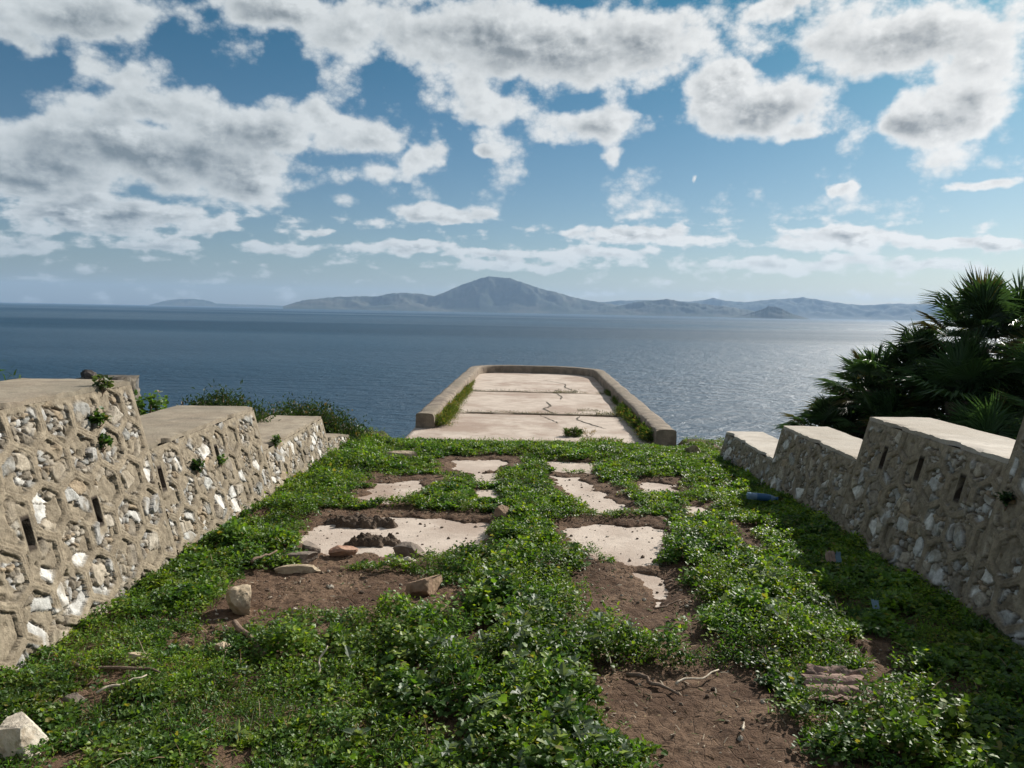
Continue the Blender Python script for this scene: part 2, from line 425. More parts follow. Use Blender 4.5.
sec(wr, 1, 2.55, 4.30, 6.05, .825, .46, 27, [(4.65, .68), (5.15, .71), (5.65, .70)], bias=.16, coping='coping_pale')
sec(wr, 1, 2.55, 6.05, 7.80, .49, .44, 31, [], bias=.12, coping='coping_pale')
sec(wr, 1, 2.55, 7.80, 9.60, .15, .44, 36, [], bias=-.1, coping='coping_pale')

# ------------------------------------------------------------------ platform and parapet
PZ0 = -.26; PA = math.atan(.018)     # platform axis turned a little to the right
def plat(u, v, z): return (u * math.cos(PA) + v * math.sin(PA) + .30, 10.4 + v * math.cos(PA) - u * math.sin(PA), z)
plat_root = tag(empty('platform', (.4, 16, PZ0)), kind='structure')
def keep(o, root): o.parent = root; o.matrix_parent_inverse.translation = -root.location; return o
UL, UR, VE = -1.63, 1.65, 12.55          # inner edges of the parapet, far end
joints = [0, 3.45, 7.15, VE + .3]
for i in range(3):
    v0 = joints[i] + (.026 if i else 0); v1 = joints[i + 1] - .026
    nu, nv = 60, int((v1 - v0) / .07)
    u, v = np.meshgrid(np.linspace(UL - (.31 if i == 0 else .25), UR + .25, nu), np.linspace(v0, v1, nv), indexing='ij')
    u = u.ravel(); v = v.ravel()
    for cu, rad, sg in ((UL + .9, .9, -1), (UR - 1.35, 1.35, 1)):       # the floor follows the rounded corners
        du = (u - cu) * sg; dv = v - (VE - rad); o = (du > 0) & (dv > 0); k = np.where(o, np.minimum(1, (rad + .16) / np.maximum(np.hypot(du, dv), 1e-6)), 1)
        u = cu + sg * du * k; v = VE - rad + dv * k
    edge = np.minimum(v - v0, v1 - v)
    wv = v + .02 * fbm(u * 3, v * .5, 3, 70 + i) * sst(.25, 0, edge)
    z = PZ0 + .008 * fbm(u * 1.1, v * 1.1, 3, 71) + [0, .012, .02][i] - .010 * sst(.05, 0, edge)
    P3 = np.array(plat(u, wv, z)).T
    P3b = P3.copy(); P3b[:, 2] = PZ0 - .14
    n0 = len(P3); idx = np.arange(n0).reshape(nu, nv)
    q = [gridq(nu, nv)]
    for line in (idx[0], idx[-1], idx[:, 0], idx[:, -1]): q.append(np.stack([line[:-1], line[1:], line[1:] + n0, line[:-1] + n0], 1))
    keep(link('floor_slab', quads('floor_slab', np.concatenate([P3, P3b]), np.concatenate(q), M['slab'])), plat_root)
# plinth that carries it down the slope
bm = bmesh.new()
outl = [(UL - .26, .4), (UR + .26, .4), (UR + .22, VE - 1.3), (UR - .25, VE - .30), (UR - 1.3, VE + .22), (UL + .85, VE + .22), (UL + .12, VE - .18), (UL - .22, VE - .9)]
top = [bm.verts.new(plat(u, v, PZ0 - .09)) for u, v in outl]; bot = [bm.verts.new(plat(u * 1.06, v * 1.01, -16)) for u, v in outl]
bm.faces.new(top); bm.faces.new(bot[::-1])
for i in range(len(outl)): bm.faces.new((top[i], bot[i], bot[(i + 1) % len(outl)], top[(i + 1) % len(outl)]))
me = bpy.data.meshes.new('plinth'); bm.to_mesh(me); bm.free(); me.materials.append(M['crack']); me.materials.append(M['render'])
for p in me.polygons: p.material_index = 0 if p.normal.z > .8 else 1
keep(link('plinth', me), plat_root)
# cracks: thin seams of soil
def seam(pts, w=.016):
    n = 24; V = []; Q = []
    pts = np.array(pts, float); t = np.linspace(0, 1, n) * (len(pts) - 1)
    i = np.minimum(t.astype(int), len(pts) - 2); f = (t - i)[:, None]
    c = pts[i] * (1 - f) + pts[i + 1] * f
    c = c + (.05 if len(pts) != 4 or pts[0, 0] > -1 else .012) * np.stack([fbm(t * 3, t * 0, 3, int(pts[0, 0] * 50) + 300), fbm(t * 3, t * 0 + 5, 3, 301)], 1)
    tg = np.gradient(c, axis=0); tg /= np.linalg.norm(tg, axis=1)[:, None]; nr = np.stack([-tg[:, 1], tg[:, 0]], 1)
    ww = (w * (.35 + .9 * np.abs(fbm(t * 4, t * 0 + 2, 2, 77))) * np.sin(np.pi * np.clip(t / (len(pts) - 1), .03, .97)) ** .4)[:, None]
    for sgn in (-1, 1):
        q = c + nr * ww * sgn
        z = PZ0 + .008 * fbm(q[:, 0] * 1.1, q[:, 1] * 1.1, 3, 71) + np.where(q[:, 1] > 7.15, .02, np.where(q[:, 1] > 3.45, .012, 0)) + .006
        V.append(np.array(plat(q[:, 0], q[:, 1], z)).T)
    a = np.arange(n - 1)
    return quads('crack', np.concatenate(V), np.stack([a, a + 1, a + 1 + n, a + n], 1), M['crack'])
for pts, w in (([(.2, 5.3), (.28, 4.6), (.12, 4.2), (.30, 3.5)], .045), ([(.05, 3.3), (.30, 2.6), (.35, 2.4)], .022), ([(.75, 3.3), (.68, 2.9), (.9, 2.3), (1.1, 1.9)], .032),
               ([(.45, 7.05), (.55, 6.3), (.5, 5.8)], .03), ([(.2, 10.2), (.75, 9.3), (.7, 8.4), (.95, 7.3)], .035), ([(UL + .05, 3.43), (-.6, 3.47), (.4, 3.44), (UR - .1, 3.46)], .040), ([(UL + .05, 7.16), (0, 7.12), (.9, 7.17)], .042)):
    keep(link('crack', seam(pts, w)), plat_root)

# parapet: a low kerb wall swept round the platform with rounded far corners
def sweep_parapet():
    path = [(UL, 1.55)]
    path += [(UL, v) for v in np.arange(1.75, VE - 1.0, .2)]
    for a in np.linspace(0, math.pi / 2, 9): path.append((UL + .9 - .9 * math.cos(a), VE - .9 + .9 * math.sin(a)))
    path += [(u, VE) for u in np.arange(UL + 1.1, UR - 1.45, .2)]
    for a in np.linspace(0, math.pi / 2, 10): path.append((UR - 1.35 + 1.35 * math.sin(a), VE - 1.35 + 1.35 * math.cos(a)))
    path += [(UR, v) for v in np.arange(VE - 1.55, .5, -.2)] + [(UR, .42)]
    p = np.array(path); seg = np.hypot(*np.diff(p, axis=0).T); L = np.concatenate([[0], np.cumsum(seg)])
    t = np.linspace(0, L[-1], int(L[-1] / .05)); c = np.stack([np.interp(t, L, p[:, 0]), np.interp(t, L, p[:, 1])], 1)
    tg = np.gradient(c, axis=0); tg /= np.linalg.norm(tg, axis=1)[:, None]; nr = np.stack([-tg[:, 1], tg[:, 0]], 1)  # outwards
    prof = [(0, -.10), (0, 0), (0, .06), (0, .12), (.002, .175), (.010, .212), (.03, .228), (.09, .235), (.15, .236), (.23, .234), (.275, .226), (.293, .208), (.295, .16), (.295, .08), (.295, -.02), (.295, -.10)]
    K = len(prof); V = []
    for k, (o, z) in enumerate(prof):
        d = .014 * fbm(t * 5, t * 0 + k * .35, 5, 90, .6) + .014 * pn(t * 1.1, t * 0 + k * .1, 91)
        oo = o + d * (1 if o > .13 else -1)
        chip = .045 * sst(.22, .5, fbm(t * 4, t * 0 + .2 * k, 3, 95)) * (1 if k in (4, 5, 6, 10, 11) else .1)
        q = c + nr * oo[:, None]
        V.append(np.array(plat(q[:, 0], q[:, 1], PZ0 + z + d * .6 * (z > .2) - chip)).T)
    V = np.stack(V, 1).reshape(-1, 3); n = len(t)
    q = [gridq(n, K, 0)]
    me_loops = np.concatenate(q).ravel(); starts = list(np.arange(len(q[0])) * 4)
    caps = [np.arange(K), (n - 1) * K + np.arange(K)[::-1]]
    for cp in caps: starts.append(len(me_loops)); me_loops = np.concatenate([me_loops, cp])
    me = mesh_np('parapet', V, me_loops, np.array(starts), M['parapet'])
    me.set_sharp_from_angle(angle=R(50))
    return me
par = tag(link('parapet', sweep_parapet()), 'low worn concrete parapet curving round the jutting platform above the sea', 'parapet')

# ------------------------------------------------------------------ leaves
T_LOBE = dict(v=np.array([(0, 0, 0), (.52, 0, -.02), (1, 0, -.10), (.10, .26, .05), (.34, .52, .11), (.50, .30, .06), (.74, .36, .06), (.10, -.26, .05), (.34, -.52, .11), (.50, -.30, .06), (.74, -.36, .06)], float),
              f=[(0, 1, 5, 4, 3), (1, 2, 6, 5), (0, 7, 8, 9, 1), (1, 9, 10, 2)])
T_OVAL = dict(v=np.array([(0, 0, 0), (1, 0, -.12), (.45, .36, .07), (.45, -.36, .07)], float), f=[(0, 1, 2), (0, 3, 1)])
T_BLADE = dict(v=np.array([(0, -.5, 0), (0, .5, 0), (.55, .38, .05), (.55, -.38, .05), (1, 0, -.06)], float), f=[(0, 3, 2, 1), (3, 4, 2)])
def leaf_mesh(name, P, az, pitch, L, W, roll, col, T, mat, smooth=False):
    N = len(P); tv = T['v']; k = len(tv)
    d = np.stack([np.cos(az) * np.cos(pitch), np.sin(az) * np.cos(pitch), np.sin(pitch)], 1)
    sd = np.stack([-np.sin(az), np.cos(az), np.zeros(N)], 1); nn = np.cross(d, sd)
    cr = np.cos(roll)[:, None]; sr = np.sin(roll)[:, None]
    s2 = sd * cr + nn * sr; n2 = nn * cr - sd * sr
    V = P[:, None] + tv[None, :, :1] * (L[:, None, None] * d[:, None]) + tv[None, :, 1:2] * (W[:, None, None] * s2[:, None]) + tv[None, :, 2:] * (L[:, None, None] * n2[:, None])
    lt = np.concatenate([np.array(f) for f in T['f']]); ls = np.cumsum([0] + [len(f) for f in T['f']])[:-1]
    loops = (lt[None] + (np.arange(N) * k)[:, None]).ravel()
    starts = (ls[None] + (np.arange(N) * len(lt))[:, None]).ravel()
    return mesh_np(name, V.reshape(-1, 3), loops, starts, mat, np.repeat(col, k, 0), smooth)

# how high the weeds grow (metres) over the terrace
MOUND = [(.05, 2.6, .45, .10), (.1, 3.3, .45, .13), (.0, 4.2, .42, .17), (.15, 5.0, .38, .16), (-.05, 5.6, .3, .10), (.25, 3.75, .35, .14), (.75, 3.62, .22, .10),
         (-.65, 3.65, .38, .14), (-1.1, 3.55, .25, .07), (-.2, 3.2, .4, .08), (1.35, 4.6, .38, .16), (1.28, 5.3, .35, .12), (1.3, 3.9, .28, .15), (1.5, 3.2, .3, .12), (1.55, 2.7, .35, .16), (1.45, 5.9, .3, .1),
         (-1.85, 5.2, .3, .12), (-1.9, 6.3, .4, .13), (-1.95, 7.5, .4, .12), (-1.9, 8.6, .5, .14), (-.6, 4.92, .3, .08), (.2, 6.6, .4, .09), (-.7, 6.55, .4, .06), (.1, 7.8, .3, .09), (-.5, 9.75, .5, .07), (.5, 9.8, .5, .07), (1.4, 9.7, .5, .08), (-1.8, 9.8, .6, .12),
         (-2.0, 4.2, .3, .08), (-2.0, 3.2, .3, .05), (2.2, 4.5, .4, .08), (2.3, 6., .5, .08), (2.1, 3.2, .4, .10), (1.9, 8.8, .5, .12), (1.2, 6.85, .3, .06), (0.55, 5.1, .15, .06)]
def grow(x, y):
    h = np.full(x.shape, .04)
    for a, b, r, hh in MOUND: h = h + .8 * hh * np.exp(-((x - a) ** 2 + (y - b) ** 2) / (r * r))
    f1, f2, ix, iy = voro(x / .17 + .4 * fbm(x * 5, y * 5, 2, 46), y / .17, 47)
    h = h * (.45 + .75 * _hash(ix, iy, 48)) * (.55 + .65 * np.clip(1 - (f1 / .75) ** 2, 0, 1))
    h = h + .03 * fbm(x * 2.3, y * 2.3, 4, 44)
    h = h * (1 - .62 * sst(9.8, 10.5, y) * sst(-2.1, -1.6, x) * sst(2.6, 2.1, x))
    return np.clip(h, .018, .26)
ALLBARE = {**SLAB, **SOIL}
def sprigs(n, x0, x1, y0, y1, seed, wallfit=True):
    r = np.random.default_rng(seed)
    x = r.uniform(x0, x1, n); y = r.uniform(y0, y1, n)
    ok = np.ones(n, bool)
    fb = field(ALLBARE, x, y) + .20 * fbm(x * 4.2, y * 4.2, 4, 61, .6) + r.normal(0, .03, n)
    ok &= fb > np.where(y > 4.8, .0, .035)
    if wallfit: ok &= (x > -2.28) & (x < 2.62)
    thin = (y < 4.2) & (x < -.5)                       # trodden grass, soil showing
    dens = np.where(thin, sst(-.42, .02, fbm(x * 2.6, y * 2.6, 4, 62) + .1 * (x > -.9)), sst(-.55, -.15, fbm(x * 1.7, y * 1.7, 3, 63)))
    ok &= r.random(n) < dens * .93 + .07
    return x[ok], y[ok], fb[ok]
GREEN = np.array([(.066, .140, .016), (.092, .172, .019), (.044, .104, .015), (.135, .205, .024), (.068, .132, .024)])
def foliage(name, x, y, hmul, seed, k, lsize, T, thin_w=.9, tone=1.):
    r = np.random.default_rng(seed); n = len(x)
    gz = soil_top(x.copy(), y.copy()); h = grow(x, y) * hmul * r.uniform(.65, 1.12, n)
    patch = fbm(x * 1.9, y * 1.9, 3, 55)
    _, _, ix, iy = voro(x / .17 + .4 * fbm(x * 5, y * 5, 2, 46), y / .17, 47); ck = _hash(ix, iy, 49); ck2 = _hash(ix, iy, 50)
    lean_a = r.uniform(0, 2 * np.pi, n); lean = r.uniform(0, .35, n) * h
    fa = np.repeat(np.arange(n), k); N = n * k; j = np.tile(np.arange(k), n)
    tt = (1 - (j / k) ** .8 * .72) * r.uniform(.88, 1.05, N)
    az = j * 2.4 + np.repeat(r.uniform(0, 6.28, n), k) + r.normal(0, .3, N)
    off = (.25 + .75 * (1 - tt)) * r.uniform(.012, .034, N)
    P = np.stack([x[fa] + np.cos(lean_a[fa]) * lean[fa] * tt + np.cos(az) * off, y[fa] + np.sin(lean_a[fa]) * lean[fa] * tt + np.sin(az) * off, gz[fa] + .006 + h[fa] * tt], 1)
    pitch = r.normal(.10, .48, N) + .5 * (tt > .9)
    L = lsize * r.uniform(.6, 1.3, N) * (1 - .25 * (tt > .95)) * (.78 + .9 * np.clip(h[fa], 0, .22) / .16 * .30)
    zone = sst(-.35, -.75, x + .25 * fbm(x * 2, y * 2, 2, 5)) * sst(4.3, 3.9, y)
    L = L * (1 - .18 * zone[fa]) * (.72 + .6 * ck2[fa])
    W = L * r.uniform(.75, 1.15, N) * thin_w * (.5 + .65 * sst(.15, .6, np.mod(ck * 7.3, 1)))[fa]
    base = GREEN[r.integers(0, len(GREEN), n)][fa]
    hue = (1 + .55 * np.clip(patch, -.6, .6))[fa][:, None]
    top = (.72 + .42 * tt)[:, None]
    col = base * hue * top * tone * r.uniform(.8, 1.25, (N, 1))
    cell = np.stack([.72 + .75 * ck, .80 + .45 * ck, .7 + .6 * ck2], 1)[fa]
    col = col * cell
    yel = r.random(N) < .035
    col[yel] = np.array((.20, .18, .05))
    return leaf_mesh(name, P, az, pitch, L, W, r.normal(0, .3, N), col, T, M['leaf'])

x, y, _ = sprigs(27000, -2.3, 2.65, 1.6, 4.6, 101)
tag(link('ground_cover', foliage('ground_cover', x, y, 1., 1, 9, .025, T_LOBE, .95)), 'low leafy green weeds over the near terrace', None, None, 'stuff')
x, y, _ = sprigs(24000, -2.3, 2.65, 4.6, 7.6, 102)
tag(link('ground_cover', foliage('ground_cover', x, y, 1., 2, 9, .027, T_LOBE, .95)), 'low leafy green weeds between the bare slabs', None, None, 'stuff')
x, y, _ = sprigs(20000, -2.6, 2.9, 7.6, 10.75, 103)
x2, y2, _ = sprigs(9000, -6.5, 6.0, 9.9, 13.2, 104, False)
fr = ~((x2 > -1.7) & (x2 < 2.3) & (y2 > 10.7)); x2 = x2[fr]; y2 = y2[fr]
x = np.concatenate([x, x2]); y = np.concatenate([y, y2])
kp = (y < 10.62 + .14 * fbm(x * 2.2, x * 0, 3, 89)) | (x < -1.9) | (x > 2.35); x = x[kp]; y = y[kp]
tag(link('ground_cover', foliage('ground_cover', x, y, .9, 3, 8, .036, T_OVAL, 1.1)), 'low leafy green weeds along the edge above the sea', None, None, 'stuff')

# silvery thistle leaves and dead stalks among the weeds
def thistles():
    r = np.random.default_rng(31); n = 60
    x = np.concatenate([r.normal(.22, .28, n), r.normal(-.35, .5, 20), r.normal(1.35, .2, 24)]); y = np.concatenate([r.uniform(2.2, 3.7, n), r.uniform(2.2, 3.4, 20), r.uniform(2.9, 4.6, 24)])
    k = field(ALLBARE, x, y) > .08; x = x[k]; y = y[k]; n = len(x); m = 9
    fa = np.repeat(np.arange(n), m); N = n * m
    z = soil_top(x.copy(), y.copy()) + grow(x, y) * .95
    az = np.tile(np.arange(m) * 2.4, n) + np.repeat(r.uniform(0, 6, n), m)
    P = np.stack([x[fa], y[fa], z[fa] + .012], 1); c = np.array((.15, .20, .125)) * r.uniform(.6, 1.25, (N, 1))
    L = r.uniform(.025, .06, N)
    return leaf_mesh('thistle_leaves', P, az, r.normal(.35, .3, N), L, L * .62, r.normal(0, .35, N), c, T_LOBE, M['leaf'])
tag(link('thistle_leaves', thistles()), 'silvery thistle leaves scattered in the near weeds', None, None, 'stuff')
def dead_stalks():
    r = np.random.default_rng(33); n = 1500
    x = r.uniform(-2.2, 2.5, n); y = r.uniform(1.8, 7.5, n); k = field(ALLBARE, x, y) > .02; x = x[k]; y = y[k]; N = len(x)
    P = np.stack([x, y, soil_top(x.copy(), y.copy()) + grow(x, y) * r.uniform(.3, .9, N)], 1)
    c = np.array([(.30, .23, .14), (.18, .12, .07), (.40, .33, .22)])[r.integers(0, 3, N)]
    return leaf_mesh('dead_stalks', P, r.uniform(0, 6.28, N), r.normal(.25, .35, N), r.uniform(.03, .14, N), r.uniform(.002, .005, N), r.normal(0, .5, N), c, T_BLADE, M['dry'])
tag(link('dead_stalks', dead_stalks()), 'thin dead stalks caught in the weeds', None, None, 'stuff')
# fine grass among the weeds
def grass(name, n, x0, x1, y0, y1, seed, keepf, hgt=(.025, .07), tone=1., wid=.0035):
    r = np.random.default_rng(seed)
    x, y, _ = sprigs(n, x0, x1, y0, y1, seed)
    kp = keepf(x, y, r); x = x[kp]; y = y[kp]; N = len(x)
    P = np.stack([x, y, soil_top(x.copy(), y.copy())], 1)
    L = r.uniform(*hgt, N)
    c = np.array((.075, .15, .028)) * r.uniform(.6, 1.4, (N, 1)) * tone
    dry = r.random(N) < .10; c[dry] = np.array((.30, .24, .13)) * r.uniform(.6, 1.2, (dry.sum(), 1))
    return leaf_mesh(name, P, r.uniform(0, 6.28, N), r.normal(.95, .35, N), L, np.full(N, wid) * r.uniform(.7, 1.5, N), r.normal(0, .4, N), c, T_BLADE, M['leaf'])
tag(link('grass', grass('grass', 55000, -2.25, 2.6, 1.6, 5, 201, lambda x, y, r: r.random(len(x)) < np.where((x < -.3) & (y < 4.4), 1, .18))), 'fine short grass between the weeds of the near terrace', None, None, 'stuff')
def bare_litter():
    r = np.random.default_rng(77); n = 5200
    x = r.uniform(-1.9, 1.9, n); y = r.uniform(1.8, 6.6, n)
    f = field(ALLBARE, x, y); k = (f < .12) & (field(SLAB, x, y) > .03); x = x[k]; y = y[k]; N = len(x)
    P = np.stack([x, y, soil_top(x.copy(), y.copy()) + .004], 1)
    pal = np.array([(.30, .22, .13), (.16, .10, .06), (.38, .32, .24), (.07, .10, .03), (.10, .07, .045)])
    c = pal[r.integers(0, 5, N)] * r.uniform(.7, 1.2, (N, 1))
    return leaf_mesh('plant_litter', P, r.uniform(0, 6.28, N), r.normal(.05, .15, N), r.uniform(.008, .05, N), r.uniform(.003, .009, N), r.normal(0, .5, N), c, T_BLADE, M['dry'])
tag(link('plant_litter', bare_litter()), 'dry bits of leaf and stalk strewn on the bare soil', None, None, 'stuff')

# ------------------------------------------------------------------ stones
def rock_mesh(name, size, seed, mat, cuts=10, sub=5, rough=.10):
    rr = random.Random(seed)
    bm = bmesh.new(); bmesh.ops.create_icosphere(bm, subdivisions=sub, radius=1)
    planes = []
    for _ in range(cuts):
        n = Vector((rr.gauss(0, 1), rr.gauss(0, 1), rr.gauss(0, .8))).normalized(); planes.append((n, rr.uniform(.34, .72)))
    o = Vector((seed * 3.1, seed * 1.7, seed))
    for v in bm.verts:
        p = v.co.copy()
        for n, dd in planes:
            e = p.dot(n) - dd
            if e > 0: p -= n * e * .99
        p *= 1 + rough * mnoise.fractal(p * 1.6 + o, 1., 2., 5) + .25 * rough * mnoise.fractal(p * 7 + o, .8, 2., 3)
        v.co = Vector((p.x * size[0], p.y * size[1], p.z * size[2]))
    me = bpy.data.meshes.new(name); bm.to_mesh(me); bm.free(); me.materials.append(mat)
    for p in me.polygons: p.use_smooth = True
    me.set_sharp_from_angle(angle=R(24))
    return me
def gz1(x, y): return float(soil_top(np.array([x], float), np.array([y], float))[0])
M['rock_pale'] = mat_mottle('rock_pale', (.48, .42, .34), (.60, .54, .45), 9, .9, .5, 60, c3=(.33, .27, .2), s3=8)
M['rock_tan'] = mat_mottle('rock_tan', (.36, .28, .19), (.47, .38, .27), 10, .9, .5, 60, c3=(.24, .18, .12), s3=9)
M['rock_dark'] = mat_mottle('rock_dark', (.13, .105, .085), (.22, .175, .14), 12, .9, .6, 60)
M['rock_ochre'] = mat_mottle('rock_ochre', (.25, .165, .11), (.33, .23, .15), 12, .9, .5, 60)
M['brick'] = mat_mottle('fired_clay', (.30, .165, .11), (.40, .245, .17), 12, .88, .4, 70)
M['tile'] = mat_mottle('weathered_tile', (.22, .14, .11), (.33, .225, .18), 14, .9, .6, 70, c3=(.10, .07, .05), s3=9)
M['clod'] = mat_mottle('dark_clod', (.06, .042, .03), (.12, .085, .06), 18, .97, .9, 70)
def rock(label, x, y, size, seed, mat, rz=0, lift=.35, cuts=5, rough=.10):
    o = link('rock', rock_mesh('rock', [q * 1.25 for q in size], seed, M[mat], cuts + 3, 5, rough), None, (x, y, gz1(x, y) + size[2] * lift), rz)
    return tag(o, label, 'rock', 'loose rocks on the terrace')
rock('large pale rock with a shaded near face in the grass at the bottom left corner', -1.79, 2.67, (.115, .08, .085), 5, 'rock_pale', .3, .6, 3)
rock('tan pointed rock standing on the left edge of the bare soil patch', -1.49, 4.09, (.085, .07, .075), 10, 'rock_tan', .5, .6, 4)
rock('yellowish rock half sunk in the grass beside a brown stick', -1.36, 3.5, (.07, .05, .04), 12, 'rock_tan', 1.2, .5)
rock('dark brown rock lying on the near edge of the broad concrete slab', -.70, 5.27, (.155, .11, .085), 15, 'rock_dark', .2, .45, 10)
rock('orange brown rock at the right edge of the left bare soil patch', -.52, 4.42, (.105, .08, .085), 18, 'rock_ochre', .9, .5)
rock('brownish pointed rock in the weeds between the orange brown rock and the flat red one', -.42, 4.06, (.07, .06, .05), 21, 'rock_ochre', 0, .5, 9)
rock('flat reddish rock in the weeds right of the soil patch', -.25, 4.14, (.10, .06, .035), 24, 'brick', -.1, .7)
rock('reddish rock at the far right corner of the broad concrete slab', -.10, 6.22, (.075, .06, .07), 27, 'rock_ochre', .4, .6)
rock('bright orange broken brick in the weeds left of the dark rock', -1.20, 5.13, (.10, .05, .05), 30, 'brick', .35, .75, 8)
rock('flat grey brown stone at the far left of the soil patch', -1.42, 4.93, (.14, .07, .04), 33, 'rock_dark', .3, .5)
rock('grey brown block leaning behind the flat stone by the soil patch', -1.42, 5.16, (.10, .08, .07), 36, 'rock_dark', 1.1, .5, 9)
rock('long flat earthy stone on the soil at its far left edge', -1.34, 4.76, (.15, .05, .03), 39, 'rock_tan', -.05, .5)
rock('small pale stone in the weeds near the first gap of the slabs', -.72, 4.97, (.07, .045, .03), 42, 'rock_pale', .2, .9)
rock('grey flat stone in the weeds near the end of the left wall', -1.36, 8.95, (.16, .09, .06), 45, 'rock_tan', .1, .9)
rock('pinkish grey stone on the green edge right of the parapet end', 2.27, 9.8, (.13, .09, .07), 48, 'rock_tan', .2, 1.0)
rock('pale stone nearest the low end of the right wall', 2.28, 9.15, (.09, .07, .05), 51, 'rock_pale', .2, 1.0)
rock('pale narrow stone in the trodden grass by the left wall', -1.76, 3.38, (.075, .035, .03), 54, 'rock_tan', .4, .8)
rock('brown clod like stone in the grass behind the pale corner rock', -1.78, 2.98, (.035, .03, .025), 57, 'rock_dark', .4, .6)
rock('small white stone at the near edge of the left soil patch', -1.17, 4.03, (.028, .02, .02), 60, 'rock_pale', .1, .6)
rock('tiny pale stone in the middle of the left soil patch', -1.1, 4.45, (.022, .018, .014), 63, 'rock_pale', .7, .5)
# dark clods heaped on the slab
def heap(label, x, y, size, rz, seed):
    n = 80; u, v = np.meshgrid(np.linspace(-1.2, 1.2, n), np.linspace(-1.2, 1.2, n), indexing='ij'); u = u.ravel(); v = v.ravel()
    X = u * size[0]; Y = v * size[1]
    f1, f2, ix, iy = voro(X / .045, Y / .045, seed); k = _hash(ix, iy, seed + 1)
    rad = np.hypot(u, v) + .5 * fbm(X * 9, Y * 9, 3, seed)
    dome = sst(1.05, .45, rad)
    z = dome * size[2] * (.62 + .55 * fbm(X * 13, Y * 13, 3, seed + 2) + .38 * k * np.clip(1 - (f1 / .6) ** 2, 0, 1)) + dome * .016 * fbm(X * 55, Y * 55, 3, seed) - .02 * (1 - dome)
    o = link('soil_heap', quads('soil_heap', np.stack([X, Y, z], 1), gridq(n, n), M['clod'], None, True), None, (x, y, -S * y + .004), rz)
    tag(o, label, 'soil heap', 'dark soil heaps on the slab')
heap('long heap of dark crumbly soil along the far edge of the broad slab', -1.22, 6.06, (.36, .15, .07), -.05, 71)
heap('dark crumbly soil heap across the middle of the broad slab', -1.05, 5.5, (.24, .11, .065), .12, 74)
# gravel
def gravel():
    r = np.random.default_rng(5); Vs = []; Fs = []; Cs = []; off = 0
    base = bmesh.new(); bmesh.ops.create_icosphere(base, subdivisions=1, radius=1); bv = np.array([v.co[:] for v in base.verts]); bf = np.array([[v.index for v in f.verts] for f in base.faces]); base.free()
    n = 3800; x = r.uniform(-1.9, 1.9, n); y = r.uniform(1.8, 8.6, n)
    k = (field(ALLBARE, x, y) < .10); x = x[k]; y = y[k]
    sl = field(SLAB, x, y) < 0
    k = ~sl | (r.random(len(x)) < .45); x = x[k]; y = y[k]
    z = np.maximum(soil_top(x.copy(), y.copy()), -S * y)
    pal = np.array([(.20, .15, .11), (.12, .085, .06), (.33, .28, .22), (.45, .40, .33), (.14, .10, .075), (.10, .07, .05)])
    for i in range(len(x)):
        s = .004 + .012 * r.random() ** 3
        v = bv * (1 + r.normal(0, .18, (len(bv), 1))) * s * np.array([1, r.uniform(.6, 1), r.uniform(.5, .8)]) + [x[i], y[i], z[i] + s * .3]
        Vs.append(v); Fs.append(bf + off); off += len(bv); Cs.append(np.tile(pal[r.integers(0, 6)], (len(bv), 1)))
    F = np.concatenate(Fs)
    return mesh_np('gravel', np.concatenate(Vs), F.ravel(), np.arange(len(F)) * 3, M['masonry'], np.concatenate(Cs), False)
tag(link('gravel', gravel()), 'small stones and crumbs on the bare soil', None, None, 'stuff')

# ------------------------------------------------------------------ sticks, litter, tile
def tube(name, pts, rads, mat, K=7):
    pts = np.array(pts, float); n = len(pts); V = []
    for i in range(n):
        tg = pts[min(i + 1, n - 1)] - pts[max(i - 1, 0)]; tg /= np.linalg.norm(tg) + 1e-9
        a = np.cross(tg, [0, 0, 1.]) if abs(tg[2]) < .9 else np.cross(tg, [1., 0, 0]); a /= np.linalg.norm(a); b = np.cross(tg, a)
        for k in range(K):
            th = 2 * math.pi * k / K; V.append(pts[i] + rads[i] * (math.cos(th) * a + math.sin(th) * b))
    loops = []; starts = []
    for i in range(n - 1):
        for k in range(K):
            starts.append(len(loops)); loops += [i * K + k, i * K + (k + 1) % K, (i + 1) * K + (k + 1) % K, (i + 1) * K + k]
    starts.append(len(loops)); loops += list(range(K))[::-1]; starts.append(len(loops)); loops += [(n - 1) * K + k for k in range(K)]
    return mesh_np(name, np.array(V), np.array(loops), np.array(starts), mat)
M['wood'] = mat_mottle('dead_wood', (.15, .10, .07), (.24, .175, .13), 30, .9, .5, 80)
M['straw'] = mat_mottle('bleached_straw', (.50, .42, .32), (.62, .54, .43), 30, .85, .3, 80)
def stick(label, a, b, r0, mat, seed, bend=.03, lift=.02):
    rr = random.Random(seed); pts = []; n = 9
    for i in range(n):
        f = i / (n - 1); x = a[0] + (b[0] - a[0]) * f + bend * mnoise.noise((f * 2.5, seed, 0)); y = a[1] + (b[1] - a[1]) * f + bend * mnoise.noise((f * 2.5, seed, 9))
        pts.append((x, y, gz1(x, y) + lift + .012 * mnoise.noise((f * 3, 4, seed)) + (a[2] * (1 - f) + b[2] * f)))
    cx, cy, cz = pts[n // 2]
    o = link('stick', tube('stick', np.array(pts) - [cx, cy, cz], [r0 * (1 - .55 * i / n) * rr.uniform(.85, 1.15) for i in range(n)], M[mat]), None, (cx, cy, cz))
    tag(o, label, 'stick', 'dead sticks on the ground')
stick('thick brown stick leaning in the grass above the yellowish rock', (-1.40, 3.72, .05), (-1.14, 3.42, 0.02), .016, 'wood', 1)
stick('long thin brown stick in the trodden grass by the left wall', (-1.95, 3.27, .03), (-1.50, 3.18, .03), .009, 'wood', 2, .06)
